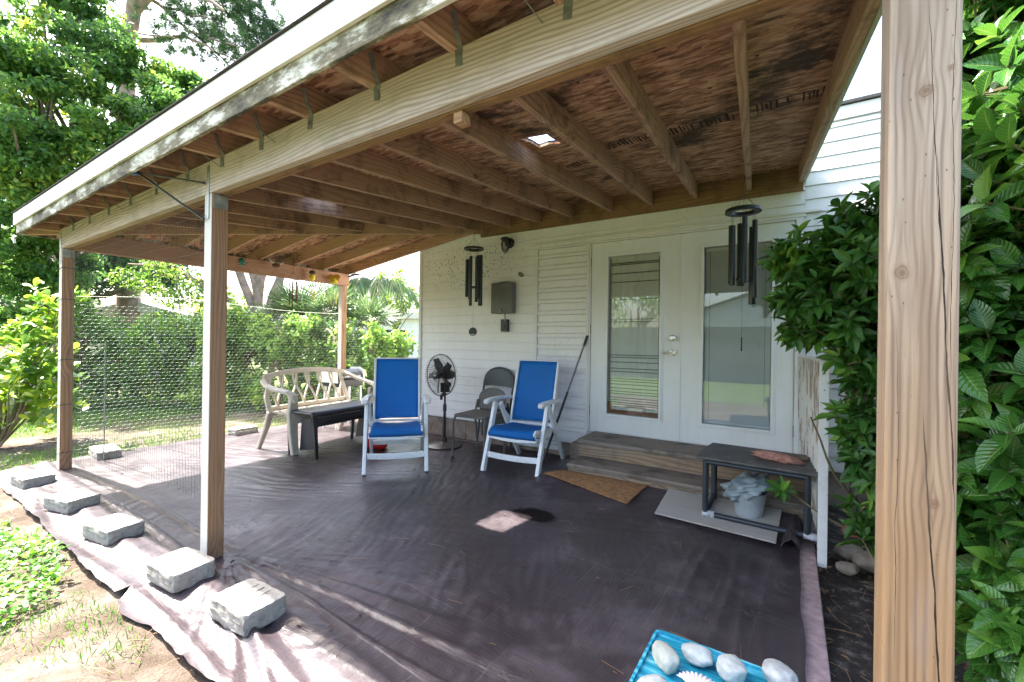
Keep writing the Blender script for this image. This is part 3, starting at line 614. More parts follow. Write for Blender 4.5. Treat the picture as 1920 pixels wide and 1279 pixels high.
MB().box(-2.58, 6.5, .004, .10, .25, 3.2).box(-2.575, 6.5, .004, 7, 3.16, 3.2).box(-2.575, -2.5, .10, 7, .25, 3.16).box(-2.575, 6.5, 6.9, 7, .25, 3.16).build('wall', M['shade_w'], HS) if False else None
wl = MB(); wl.box(-2.575, .01, .004, .09, .25, 3.16).box(1.87, 6.5, .004, .09, .25, 3.16).box(.01, 1.87, .004, .09, 2.40, 3.16).box(-2.575, -2.49, .09, 7, .25, 3.16).box(-2.49, 6.5, 6.9, 7, .25, 3.16).box(.01, 1.87, .12, .17, .25, 2.40)
wl.build('wall', M['shade_w'], HS)
MB().box(-2.60, 6.5, -.022, .0, 3.162, 3.27).build('frieze_board', M['siding_r'], HS, bevel=.003)
MB().box(-2.7, 6.6, -.045, 7.2, 3.275, 3.30).build('roof', M['shingle'], HS)
MB().box(-2.592, -2.545, -.024, .0, .255, 2.83).box(-2.592, -2.576, .0, .05, .255, 2.83).build('corner_trim', M['trim'], HS, bevel=.002)
x = -2.54
while x < 6.3:
    if not (0 < x < 1.6): MB().box(x + .004, x + .392, .012, .2, -.04, .243).build('foundation_block', M['found'], HS, bevel=.008)
    x += .40
MB().box(-2.54, 6.4, .02, .19, -.03, .235).build('mortar', M['found'], HS)
MB().box(-.70, -.668, -.036, -.002, .17, 2.392).box(-.668, -.052, -.034, -.002, 2.372, 2.392).box(-.054, -.022, -.036, -.002, .29, 2.392).build('shutter_frame', M['trim'], HS, bevel=.002)
MB().box(-.78, 2.05, -.040, -.002, 2.425, 2.445).box(-.72, 1.94, -.030, -.002, 2.396, 2.424).build('header_trim', M['trim'], HS, bevel=.002)
MB().box(-.020, -.006, -.028, .10, .345, 2.394).box(1.868, 1.925, -.024, .10, .345, 2.394).box(-.006, 1.868, -.028, .10, 2.376, 2.394).box(-.02, 1.9, -.02, .10, .325, .343).build('door_frame', M['trim'], HS, bevel=.002)
def door(x0, x1, gx0, gx1, side):
    D = bpy.data.objects.new('door', None); COL.objects.link(D); D.parent = HS; D.location = (x0, 0, .345)
    zt = 2.372 - .345; gz0, gz1 = .54 - .345, 2.215 - .345; W = x1 - x0; a0, a1 = gx0 - x0, gx1 - x0; y0, y1 = -.012, .030
    s = MB(); s.box(0, a0, y0, y1, 0, zt).box(a1, W, y0, y1, 0, zt).box(a0, a1, y0, y1, 0, gz0).box(a0, a1, y0, y1, gz1, zt); s.build('door_slab', M['door'], D)
    f = MB(); fw = .040
    for q0, q1, yy in ((fw, .012, -.018), (.024, .0, -.026)):
        f.box(a0 - q0, a1 + q0, yy, y0 - .0005, gz0 - q0, gz0 - q1).box(a0 - q0, a1 + q0, yy, y0 - .0005, gz1 + q1, gz1 + q0).box(a0 - q0, a0 - q1, yy, y0 - .0005, gz0 - q1, gz1 + q1).box(a1 + q1, a1 + q0, yy, y0 - .0005, gz0 - q1, gz1 + q1)
    f.build('glass_frame', M['door'], D, bevel=.003)
    MB().add([(a0 - .002, .002, gz0 - .002), (a1 + .002, .002, gz0 - .002), (a1 + .002, .002, gz1 + .002), (a0 - .002, .002, gz1 + .002)], [(0, 1, 2, 3)]).build('glass', M['glass'], D)
    for hz in (.21, 1.10, 1.83):
        hx = -.008 if side < 0 else W + .007
        MB().lathe([(.006, hz - .05), (.006, hz + .05)], (hx, -.018, 0), 10).build('hinge', M['brass'], D, smooth=True)
    return D, a0, a1, gz0, gz1
D1, a0, a1, g0, g1 = door(0, .926, .189, .731, -1)
c = MB().grid(lambda u, v: (a0 + (a1 - a0) * u, .040 + .007 * math.sin(u * 44) * (.6 + .4 * math.sin(u * 13)), g0 + .0 + (g1 - g0) * v), 90, 8); c.build('curtain', M['curtain'], D1, smooth=True)
b = MB()
for q in (.955, .945, .89, .835, .60, .585, .725, .36, .375, .33, .29, .27, .225, .21, .19, .165, .145, .13, .105, .09, .075, .06, .05): b.box(a0 + .02, a1 - .015, .016, .022, g0 + (g1 - g0) * q - .003, g0 + (g1 - g0) * q + .003)
b.box(a0 + .016, a0 + .020, .016, .022, g0 + .03, g1 - .03).box(a1 - .018, a1 - .014, .016, .022, g0 + .03, g1 - .03); b.build('blind_slats', M['black_pl'], D1)
MB().box(a0 + .006, a1 - .004, .012, .034, g0 + .002, g0 + .045).box(a0 + .004, a0 + .026, .012, .026, g0 + .046, g0 + .13).build('rusted_rail', M['rust'], D1, bevel=.003)
kn = MB(); kn.lathe([(.032, -.018), (.030, -.024), (.012, -.028), (.012, -.04), (.026, -.045), (.029, -.060), (.02, -.070)], (.859, 0, 1.006), 20, 'y'); kn.build('deadbolt', M['nickel'], D1, smooth=True)
kn = MB(); kn.lathe([(.032, -.018), (.030, -.026), (.013, -.030), (.012, -.055), (.015, -.060)], (.861, 0, .862), 20, 'y').tube([(.861, -.058, .862), (.83, -.062, .863), (.79, -.060, .858), (.755, -.054, .862)], [.009, .009, .008, .006], 8, sx=.8); kn.build('lever_handle', M['nickel'], D1, smooth=True)
D2, a0, a1, g0, g1 = door(.934, 1.862, 1.137, 1.695, 1)
bl = MB(); z = g0 + .03
while z < g1 - .02:
    bl.add([(a0 + .012, .030, z), (a1 - .01, .030, z), (a1 - .01, .046, z + .022), (a0 + .012, .046, z + .022)], [(0, 1, 2, 3)]); z += .021
bl.box(a0 + .01, a1 - .01, .028, .048, g1 - .03, g1 - .005).box(a0 + .006, a1 - .006, .052, .056, g0, g1); bl.build('blind_slats', M['blind'], D2)
MB().tube([(a0 + .05, .024, g1 - .04), (a0 + .048, .024, g0 + .05)], .0016, 6).tube([(a1 - .05, .024, g1 - .04), (a1 - .052, .024, g0 + .2)], .0012, 6).build('blind_cord', M['dark'], D2)
MB().box(-.008, .0, -.020, -.012, .0, 2.02).build('astragal', M['door'], D2)
# wall lamp (fixed to the wall, a light fitting of its own)
L = thing('wall_lamp', 'black caged barn-style wall lamp beside the small wind chime', 'lamp', (-1.07, -.016, 2.50))
MB().lathe([(.062, 0), (.062, -.012), (.045, -.03), (.02, -.034)], (0, 0, 0), 24, 'y').build('backplate', M['black_mt'], L, smooth=True)
MB().tube([(0, -.03, 0), (0, -.07, .02), (-.0, -.10, .035)], .018, 10).lathe([(.02, .055), (.045, .045), (.065, .03), (.045, .03), (.042, -.0)], (0, -.11, 0), 24).build('hood', M['black_mt'], L, smooth=True)
MB().lathe([(.036, .0), (.040, -.05), (.034, -.10), (.012, -.125)], (0, -.11, 0), 20).build('glass_jar', M['lampglass'], L, smooth=True)
cg = MB()
for k in range(6):
    q = k * math.pi / 3; cg.tube([(.046 * math.cos(q), -.11 + .046 * math.sin(q), .01), (.052 * math.cos(q), -.11 + .052 * math.sin(q), -.05), (.040 * math.cos(q), -.11 + .040 * math.sin(q), -.11), (.004 * math.cos(q), -.11 + .004 * math.sin(q), -.145)], .0028, 6)
for zz, rr in ((-.05, .052), (-.09, .045)): cg.tube([(rr * math.cos(k / 12 * 2 * math.pi), -.11 + rr * math.sin(k / 12 * 2 * math.pi), zz) for k in range(12)], .0025, 6, close=True)
cg.build('cage', M['black_mt'], L, smooth=True)
# utility box
U = thing('utility_box', 'grey metal utility box on the siding beside the shutter', 'box', (-1.13, -.014, 1.636))
MB().box(-.155, .155, -.095, -.001, 0, .375).build('cover', M['util'], U, bevel=.010)
MB().box(-.05, .06, -.05, -.001, .374, .39).build('top_hood', M['util'], U, bevel=.004)
MB().tube([(.0, -.10, .05), (.0, -.115, .045), (.0, -.11, .02)], .012, 8).tube([(.03, -.06, .0), (.04, -.06, -.05), (.035, -.06, -.09)], .008, 8).build('latch', M['steel'], U, smooth=True)
S = tag(MB().box(-.048, .048, -.05, -.001, 0, .15).box(-.02, .015, -.058, -.05, .04, .08).build('switch_box', M['black_pl'], bevel=.006), 'small black weatherproof switch below the grey utility box', 'switch'); S.location = (-1.115, -.014, 1.415)
n_ = tag(MB().lathe([(.004, 0), (.04, -.012), (.045, -.028), (.03, -.04)], (0, 0, 0), 10, 'y').build('wasp_nest', M['bark'], smooth=True), 'small brown mud nest stuck on the siding above the utility box', 'nest'); n_.location = (-.90, -.012, 2.10); n_.rotation_euler = (0, .6, 0); n_.scale = (.9, 1, .55)

# ================================================================== STEPS
ST = thing('steps', 'two low grey wooden steps below the double doors', 'steps', (0, 0, 0))
for y0, y1, z0, z1 in ((-.50, -.36, .302, .340), (-.356, -.215, .302, .340), (-.21, -.03, .302, .340), (-.78, -.64, .132, .170), (-.636, -.44, .132, .170)):
    MB().box(.065 if z1 > .3 else .09, 2.0, y0, y1, z0, z1).build('tread', M['tread'], ST, bevel=.005)
MB().box(.075, 1.99, -.474, -.437, .174, .300).build('riser', M['step'], ST, bevel=.004)
MB().prism([(.10, .0), (2.0, .0), (2.0, .13), (.10, .13), (.10, .05)], -.765, -.728).build('riser', M['step'], ST, bevel=.004)
MB().box(.08, .112, -.434, -.03, .0, .30).box(.11, .14, -.726, -.48, .0, .13).build('stringer', M['step'], ST)
MB().box(-.10, .06, -.30, .0, .0, .24).build('stoop_block', M['found'], ST, bevel=.008)

# ================================================================== BLOCKS
def block(mark=False, L_=.29):
    bm = bmesh.new(); bmesh.ops.create_cube(bm, size=1); bmesh.ops.subdivide_edges(bm, edges=bm.edges, cuts=9, use_grid_fill=True)
    for v in bm.verts:
        x, y, z = v.co; sx = abs(x) * 2; sy = abs(y) * 2; sz = abs(z) * 2
        k = 1 - .035 * max(0, (sx ** 14 + sy ** 14) - 1) - .025 * max(0, sz ** 14 + max(sx, sy) ** 14 - 1)
        n = noise.noise_vector(Vector((x * 9, y * 9, z * 6)) + Vector((len(bm.verts), 0, L_ * 99))) * .014
        n2 = noise.noise_vector(Vector((x * 3, y * 3, z * 3)) + Vector((L_ * 50, 0, 0))) * .006
        g = 1.0
        if mark and z > .49 and any(abs(x - q) < .06 for q in (-.17, 0.02, .2)) and abs(y) < .42: pass
        v.co = Vector((x * k * L_, y * k * .20, (z * k + .5) * .092)) + Vector((n.x + n2.x, n.y + n2.y, (n.z + n2.z) * .35)) * .5
    me = bpy.data.meshes.new('paving_block'); bm.to_mesh(me); bm.free()
    me.polygons.foreach_set('use_smooth', [True] * len(me.polygons)); me.set_sharp_from_angle(angle=R(28))
    return link_mesh('paving_block', me, M['block'])
BL = [(-.25, -3.44, .02, R(3), 'grey concrete block nearest the camera, grooved on top', .29), (-.875, -3.475, .02, R(4), 'concrete block beside the foot of the middle post', .30),
      (-1.85, -3.49, .0, R(10), 'concrete block on the tarp edge, third from the camera along the front', .31), (-2.72, -3.50, .0, R(14), 'concrete block on the tarp edge, fourth from the camera along the front', .31), (-3.72, -3.535, -.01, R(6), 'concrete block on the tarp edge in front of the far left post', .31),
      (-4.36, -2.90, .0, R(-4), 'long concrete block just behind the far left post', .42), (-4.36, -1.5, .0, R(96), 'pinkish concrete block on the far tarp edge left of the bench', .30)]
for x, y, z, rz, lb, ln in BL:
    b = block(L_=ln); b.location = (x, y, z); b.rotation_euler = (0, 0, rz); tag(b, lb, 'concrete block', 'concrete blocks weighing down the tarp edge')
    if ln == .29:
        gr = MB()
        for q in (-.05, .0, .05): gr.tube([(q + .004 * random.uniform(-1, 1), yy, .0935 + .0008 * random.uniform(-1, 1)) for yy in np.linspace(-.075, .075, 7)], .0018, 5)
        gr.build('groove', M['found'], b)

# ================================================================== BLUE CHAIRS
def sling_chair():
    t_ = thing('folding_armchair', '', 'chair'); W = .29
    wm = M['white_pl']
    for s in (-1, 1):
        x = s * W
        MB().bar((x, .02, .0), (x, .26, .66), .036, .062, (0, 1, 0)).build('front_leg', wm, t_, bevel=.006)
        MB().bar((x * .93, .80, .0), (x * .93, .33, .64), .032, .055, (0, 1, 0)).build('rear_leg', wm, t_, bevel=.006)
        a = MB(); a.strip([(x * 1.02, .06, .665), (x * 1.02, .09, .684), (x * 1.03, .20, .690), (x * 1.03, .38, .688), (x, .52, .682), (x * .97, .62, .672)], [.050, .066, .07, .06, .052, .045], .034, (1, 0, 0)); a.build('armrest', wm, t_, bevel=.010)
        # seat side rail with rolled front
        MB().strip([(s * .245, .06, .37), (s * .245, .045, .405), (s * .245, .08, .425), (s * .245, .20, .415), (s * .245, .40, .395), (s * .245, .60, .40)], .022, .032, (1, 0, 0)).build('seat_rail', wm, t_, bevel=.006)
        MB().strip([(s * .235, .50, .40), (s * .235, .56, .60), (s * .235, .63, .85), (s * .235, .70, 1.075)], .024, .036, (1, 0, 0)).build('back_rail', wm, t_, bevel=.006)
        MB().bar((s * .262, .60, .40), (s * .268, .34, .60), .014, .03, (0, 1, 0)).build('back_strut', wm, t_, bevel=.004)
    for y, z, hh in ((.075, .165, .055), (.735, .14, .05)):
        c = MB(); c.strip([(x, y + (0.012 * (1 - (x / W) ** 2)), z - .018 * (1 - (x / .3) ** 2) if y < .3 else z) for x in np.linspace(-W + .02, W - .02, 9)], hh, .028, (0, 0, 1)); c.build('stretcher', wm, t_, bevel=.006)
    MB().strip([(x, .66, .21) for x in (-.25, .25)], .035, .026, (0, 0, 1)).build('stretcher', wm, t_, bevel=.005)
    MB().bar((-.235, .505, .425), (.235, .505, .425), .03, .022).build('back_crossbar', wm, t_, bevel=.004); MB().bar((-.235, .70, 1.078), (.235, .70, 1.078), .03, .014).build('back_crossbar', wm, t_, bevel=.004)
    MB().grid(lambda u, v: (-.225 + .45 * u, (.515 + .19 * v) + .016 * math.sin(u * math.pi), .445 + .63 * v), 12, 12).build('back_sling', M['blue'], t_, smooth=True, solid=.004)
    def seat(u, v):
        pts = [(.07, .34), (.045, .365), (.045, .40), (.075, .425), (.15, .43), (.30, .412), (.45, .402), (.54, .405)]
        q = v * 7; i = min(6, int(q)); f = q - i; y = pts[i][0] * (1 - f) + pts[i + 1][0] * f; z = pts[i][1] * (1 - f) + pts[i + 1][1] * f
        return (-.252 + .504 * u, y - .006, z + .006 - .018 * math.sin(u * math.pi) * (v > .3))
    MB().grid(seat, 14, 28).build('seat_sling', M['blue'], t_, smooth=True, solid=.005)
    MB().strip([(x, .075, .345 - .022 * (1 - (x / .26) ** 2)) for x in np.linspace(-.26, .26, 11)], .03, .022, (0, 0, 1)).build('seat_front_bar', wm, t_, bevel=.005)
    return t_
ch = sling_chair(); ch.location = (-1.333, -1.567, .012); ch.rotation_euler = (0, 0, R(47)); ch['group'] = 'blue sling armchairs'
ch['label'] = 'blue sling armchair with white frame in front of the black table and fan'
c2 = copy_tree(ch); c2.location = (-.414, -1.0, .012); c2.rotation_euler = (0, 0, R(6)); c2['label'] = 'blue sling armchair with white frame next to the steps'

# ================================================================== FOLDING CHAIRS
A = thing('metal_chair', 'taupe metal chair with padded seat between the fan and a blue armchair', 'chair', (-1.06, -.80, .01), R(4))
for s in (-1, 1):
    MB().tube([(s * .205, -.005, .0), (s * .2, .0, .40), (s * .195, .02, .445), (s * .19, .06, .462), (s * .19, .40, .455)], .0125, 10).build('front_leg', M['taupe'], A, smooth=True)
    MB().tube([(s * .185, .47, .0), (s * .185, .40, .44), (s * .18, .45, .60)], .012, 10).build('rear_leg', M['taupe'], A, smooth=True)
    MB().lathe([(.018, 0), (.020, .012), (.014, .03)], (s * .205, -.005, 0), 12).build('foot_cap', M['black_pl'], A, smooth=True)
st = MB(); st.prism([(-.2, .01), (-.18, -.01), (.18, -.01), (.2, .01), (.2, .40), (.18, .42), (-.18, .42), (-.2, .40)], .455, .485, 'z'); st.build('seat', M['taupe'], A, bevel=.010)
def arch(w_, h_, n=7): return [(-w_ / 2, 0), (-w_ / 2 * .98, h_ * .55)] + [(-w_ / 2 * .95 * math.cos(q), h_ * .62 + h_ * .38 * math.sin(q)) for q in np.linspace(.3, math.pi - .3, n)] + [(w_ / 2 * .98, h_ * .55), (w_ / 2, 0)]
bk = MB(); P = arch(.37, .24); V0 = [(a, .44 + b * .28, .50 + b) for a, b in P]; V1 = [(a, .455 + b * .28, .50 + b) for a, b in P]; n = len(P)
bk.add(V0 + V1, [tuple(range(n)), tuple(range(2 * n - 1, n - 1, -1))] + [(i, (i + 1) % n, (i + 1) % n + n, i + n) for i in range(n)]); bk.build('backrest', M['taupe'], A, bevel=.005)
MB().tube([(-.19, .03, .20), (.19, .03, .20)], .008, 8).build('stretcher', M['taupe'], A, smooth=True)
Bc = thing('folding_chair', 'grey green folding chair leaning upright against the siding behind the taupe chair', 'chair', (-1.17, -.13, .01), R(0))
fr = [(-.215, -.10, 0), (-.215, -.02, .45), (-.215, .055, .80)] + [(-.215 * math.cos(q), .055 + .02 * math.sin(q), .80 + .16 * math.sin(q)) for q in np.linspace(.35, math.pi - .35, 9)] + [(.215, .055, .80), (.215, -.02, .45), (.215, -.10, 0)]
MB().tube(fr, .0125, 10).build('frame', M['grey_ch'], Bc, smooth=True)
bp = MB(); P = [(-.20, 0), (-.205, .07)] + [(-.20 * math.cos(q), .085 + .135 * math.sin(q)) for q in np.linspace(.3, math.pi - .3, 9)] + [(.205, .07), (.20, 0), (.1, .012), (-.1, .012)]
n = len(P); bp.add([(a, .030 + b * .15, .73 + b) for a, b in P] + [(a, .044 + b * .15, .73 + b) for a, b in P], [tuple(range(n)), tuple(range(2 * n - 1, n - 1, -1))] + [(i, (i + 1) % n, (i + 1) % n + n, i + n) for i in range(n)])
bp.build('back_panel', M['grey_ch'], Bc, bevel=.004)
MB().box(-.19, .19, -.04, -.015, .12, .50).build('seat', M['grey_ch'], Bc, bevel=.008)
for s in (-1, 1): MB().tube([(s * .19, .06, .0), (s * .19, -.03, .55)], .011, 8).build('rear_leg', M['grey_ch'], Bc, smooth=True)

# ================================================================== FAN
Fn = thing('pedestal_fan', 'black pedestal fan beside the house corner', 'fan', (-1.70, -.46, .012), R(-6))
MB().lathe([(.215, 0), (.218, .012), (.20, .022), (.08, .040), (.035, .055), (.030, .10)], (0, 0, 0), 40).build('base', M['fan_g'], Fn, smooth=True)
MB().lathe([(.017, .09), (.017, .42), (.023, .425), (.023, .50), (.013, .51), (.011, .66)], (0, 0, 0), 16).build('pole', M['black_mt'], Fn, smooth=True)
MB().box(-.035, .035, -.045, .05, .655, .77).lathe([(.02, -.05), (.058, -.03), (.060, .05), (.045, .11), (.02, .13)], (0, .02, .865), 22, 'y').build('motor', M['fan_g'], Fn, smooth=True, bevel=.006)
cg = MB(); HZ = .865; RR = .25
for yy in (-.115, -.025):
    n = 56
    for k in range(n):
        q = 2 * math.pi * k / n; tw = .20 if yy < -.1 else 0
        pts = []
        for f in (.22, .5, .8, .97, 1.0):
            qq = q + tw * (1 - f); dep = (yy + (-.035 if yy < -.1 else .05) * (1 - f ** 2.2)) if f < 1 else -.07
            pts.append((RR * f * math.cos(qq), dep, HZ + RR * f * math.sin(qq)))
        cg.tube(pts, .0014, 4, caps=False)
for rr, yy, r_ in ((RR + .001, -.07, .0055), (RR * .5, -.143, .0018), (RR * .8, -.133, .0018), (RR * .22, -.15, .003), (RR * .55, .0, .002)):
    cg.tube([(rr * math.cos(k / 40 * 2 * math.pi), yy, HZ + rr * math.sin(k / 40 * 2 * math.pi)) for k in range(40)], r_, 8, close=True)
cg.build('cage', M['black_mt'], Fn, smooth=True)
MB().lathe([(.045, -.150), (.048, -.156), (.035, -.164), (.004, -.166)], (0, 0, HZ), 24, 'y').build('badge', M['black_pl'], Fn, smooth=True)
MB().box(-.018, .018, -.1685, -.1665, HZ - .006, HZ + .006).build('badge_mark', M['steel'], Fn)
for k in range(5):
    q0 = 2 * math.pi * k / 5 + .5
    def bld(u, v, q0=q0):
        r_ = .035 + .180 * u; wv = .25 + 1.0 * math.sin(min(1, u * 1.15 + .1) * math.pi * .8); q = q0 + (v - .5) * .95 * wv * (.60 / (.35 + u)) * .85 + .25 * u
        return (r_ * math.cos(q), -.075 - (v - .5) * .045 * wv, HZ + r_ * math.sin(q))
    MB().grid(bld, 8, 6).build('blade', M['fan_g'], Fn, smooth=True, solid=.003)
MB().lathe([(.040, -.045), (.040, -.11), (.025, -.118)], (0, 0, HZ), 20, 'y').build('hub', M['fan_g'], Fn, smooth=True)
MB().tube([(.0, .05, .72), (-.03, .08, .66), (-.06, .06, .60), (-.03, .04, .50), (.0, .03, .45)], .004, 6).build('cord', M['black_pl'], Fn, smooth=True)
MB().tube([(-.02, .01, .65), (-.035, -.03, .60), (-.03, -.03, .56)], [.016, .022, .014], 10).build('tilt_knob', M['fan_g'], Fn, smooth=True)

# ================================================================== BENCH
d = Vector((-.13, 1, 0)).normalized(); rz = math.atan2(d.y, d.x) - math.pi   # local -x runs along the bench to its far end
Bn = thing('garden_bench', 'tan plastic bench with lattice back by the wire mesh', 'bench', (-3.13, -1.18, .01), math.atan2(d.y, d.x))
tn = M['tan']; HL = .60   # local x along bench, -y front (towards +x world), +y back
for s in (-1, 1):
    x = s * HL
    lg = MB(); lg.strip([(x, -.31, 0), (x, -.275, .25), (x, -.265, .46), (x, -.275, .64)], [.075, .10, .12, .085], .05, (1, 0, 0)); lg.build('front_leg', tn, Bn, bevel=.01)
    lg = MB(); lg.strip([(x * 1.0, .30, 0), (x * .98, .18, .26), (x * .97, .12, .44)], [.045, .06, .08], .04, (1, 0, 0)); lg.build('rear_leg', tn, Bn, bevel=.008)
    ar = MB(); ar.strip([(x * 1.02, -.33, .58), (x * 1.04, -.32, .655), (x * 1.08, -.24, .69), (x * 1.13, -.08, .715), (x * 1.13, .08, .75), (x * 1.06, .20, .80), (x * .97, .24, .83)], [.06, .085, .085, .08, .075, .07, .06], .03, (1, .3, .2)); ar.build('armrest', tn, Bn, bevel=.008)
    MB().strip([(x * .97, .13, .43), (x * .97, .20, .60), (x * .86, .24, .84)], [.06, .05, .05], .03, (1, 0, 0)).build('back_post', tn, Bn, bevel=.006)
st = MB()
for k in range(9): y = -.27 + k * .048; st.box(-HL + .03, HL - .03, y, y + .040, .425 - .01 * math.sin(k / 8 * math.pi), .445 - .01 * math.sin(k / 8 * math.pi))
st.box(-HL, HL, -.295, -.272, .34, .447); st.box(-HL + .02, HL - .02, .155, .18, .38, .45); st.build('seat', tn, Bn, bevel=.005)
MB().strip([(x, .25 - .02 * (x / .6) ** 2, .888 - .065 * (abs(x) / .62) ** 2.2) for x in np.linspace(-.60, .60, 17)], .06, .034, (0, .1, 1)).build('top_rail', tn, Bn, bevel=.008)
MB().strip([(x, .165, .47) for x in (-.56, .56)], .05, .03, (0, 0, 1)).build('lower_rail', tn, Bn, bevel=.005)
lt = MB(); N = 6
for k in range(N):
    xb = -.46 + .92 * k / (N - 1)
    for s in (-1, 1):
        pts = [(xb + s * o_, .17 + .075 * q, .48 + .385 * q) for o_, q in ((0.0, 0), (.012, .18), (.05, .40), (.098, .62), (.115, .82), (.112, 1.0))]
        pts = [(max(-.55, min(.55, a)), b, min(c, .868 - .065 * (abs(a) / .62) ** 2.2)) for a, b, c in pts]
        lt.strip(pts, .020, .022, (1, 0, 0))
lt.build('lattice', tn, Bn, bevel=.003)

# ================================================================== BLACK TABLE
T = thing('low_table', 'low black resin table in front of the tan bench', 'table', (-2.66, -1.28, .01), R(96.0))
bp_ = M['black_pl']; tp_ = MB()
def top(u, v):
    y = -.20 + .40 * v; x = -.48 + .96 * u; z = .495
    e = max(0, abs(v - .5) * 2 - .78) / .22; z -= .05 * e * e; e = max(0, abs(u - .5) * 2 - .9) / .1; z -= .02 * e * e
    return (x, y, z)
tp_.grid(top, 30, 20).build('table_top', bp_, T, smooth=True, solid=.012)
for s in (-1, 1):
    for q in (-1, 1):
        MB().strip([(s * .44, q * .215, 0), (s * .455, q * .208, .30), (s * .455, q * .19, .475)], [.035, .045, .07], .022, (1, 0, 0)).build('leg', bp_, T, bevel=.004)
    MB().add([(s * .40, -.16, .09), (s * .40, .10, .05), (s * .42, .05, .40), (s * .42, -.10, .42)], [(0, 1, 2, 3)]).build('end_panel', bp_, T, solid=.012)
sk = MB()
for q in (-1, 1): sk.box(-.44, .44, q * .205 - .006, q * .205 + .006, .34, .44)
sk.build('skirt', M['black_pl'], T, bevel=.003)
ww = MB()
for q in (-1, 1):
    for k in range(40):
        x = -.43 + k * .022; ww.tube([(x, q * .212, .335 + .01 * (k % 2)), (x + .02, q * .214, .36), (x, q * .212, .39)], .003, 4)
ww.build('wicker', M['black_mt'], T)

# red can
Rc = thing('fuel_can', 'red plastic fuel can on the tarp behind a blue armchair', 'can', (-2.25, -1.02, .012), R(40))
MB().box(-.14, .12, -.09, .09, 0, .20).build('body', M['red'], Rc, bevel=.045)
MB().tube([(-.09, 0, .17), (-.09, 0, .25), (.05, 0, .25), (.08, 0, .17)], .014, 8).build('handle', M['red'], Rc, smooth=True)
MB().tube([(.10, 0, .16), (.16, 0, .22), (.24, 0, .24)], [.02, .014, .009], 8).build('spout', M['black_pl'], Rc, smooth=True)
# grill cart behind bench
G = thing('grill_cart', 'small black grill with white side frame behind the bench', 'grill', (-3.72, -.42, .01), R(92))
MB().box(-.22, .22, -.17, .17, .60, .70).build('firebox', M['black_mt'], G, bevel=.015)
MB().prism([(-.16, .705), (.16, .705), (.15, .78), (.10, .83), (-.06, .84), (-.14, .80)], -.21, .21, 'x').build('lid', M['black_mt'], G, bevel=.015)
for s in (-1, 1):
    MB().prism([(-.18, .66), (.18, .66), (.17, .80), (.11, .86), (-.07, .87), (-.16, .82)], s * .235 - .012, s * .235 + .012, 'x').build('side_plate', M['white_pl'], G, bevel=.005)
    MB().bar((s * .21, -.14, 0), (s * .21, -.12, .60), .03, .03).bar((s * .21, .14, 0), (s * .21, .12, .60), .03, .03).build('leg', M['white_pl'], G, bevel=.004)
MB().tube([(-.14, -.21, .74), (.14, -.21, .74)], .010, 8).bar((-.14, -.21, .74), (-.14, -.165, .74), .012, .012).bar((.14, -.21, .74), (.14, -.165, .74), .012, .012).build('handle', M['steel'], G)
MB().box(-.22, .22, -.15, .15, .28, .31).build('shelf', M['black_pl'], G, bevel=.004)
MB().lathe([(.012, .84), (.012, .90), (.02, .905), (.02, .925), (.005, .93)], (-.12, 0, 0), 10).build('vent_knob', M['black_pl'], G, smooth=True)

# pole leaning on the wall
a, b = Vector((-.03, -.04, 1.37)), Vector((-.36, -.42, .012))
Pl = thing('broom_pole', 'grey telescopic pole leaning on the shutter behind a blue armchair', 'pole', b)
MB().tube([(0, 0, 0), (a - b) * .55], .013, 10).build('lower_tube', M['black_mt'], Pl, smooth=True)
MB().tube([(a - b) * .55, (a - b) * .93], .010, 10).build('upper_tube', M['pole'], Pl, smooth=True)
MB().tube([(a - b) * .92, (a - b)], .014, 10).build('grip', M['black_pl'], Pl, smooth=True)

# door mat
def matfn(u, v):
    A_, B_, C_, D_ = Vector((-.075, -.93, 0)), Vector((.78, -1.13, 0)), Vector((.85, -.785, 0)), Vector((.11, -.785, 0))
    p = (A_ * (1 - u) + B_ * u) * (1 - v) + (D_ * (1 - u) + C_ * u) * v
    # stays in front of the lower riser
    e = .004 * noise.noise(Vector((u * 40, v * 22, 0))); return (p.x + .006 * noise.noise(Vector((u * 9, v * 9, 4))), p.y, hrise(p.x, p.y) + .022 + e + .02 * max(0, v - .8) * noise.noise(Vector((u * 3, 0, 2))))
md = MB().grid(lambda u, v: matfn(u, v), 60, 30); o = tag(md.build('door_mat', M['coir'], smooth=True, solid=.012), 'orange brown coir door mat in front of the steps', 'mat')
# plywood plank
pb = MB(); pq = [(1.005, -1.19, .034), (1.775, -1.245, .034), (1.80, -.80, .104), (1.015, -.80, .104)]; pb.add(pq + [(a, b, c + .012) for a, b, c in pq], [(3, 2, 1, 0), (4, 5, 6, 7), (0, 1, 5, 4), (1, 2, 6, 5), (2, 3, 7, 6), (3, 0, 4, 7)]); tag(pb.build('plank', M['plyboard'], bevel=.002), 'grey weathered board on the tarp under the black pipe table', 'board')
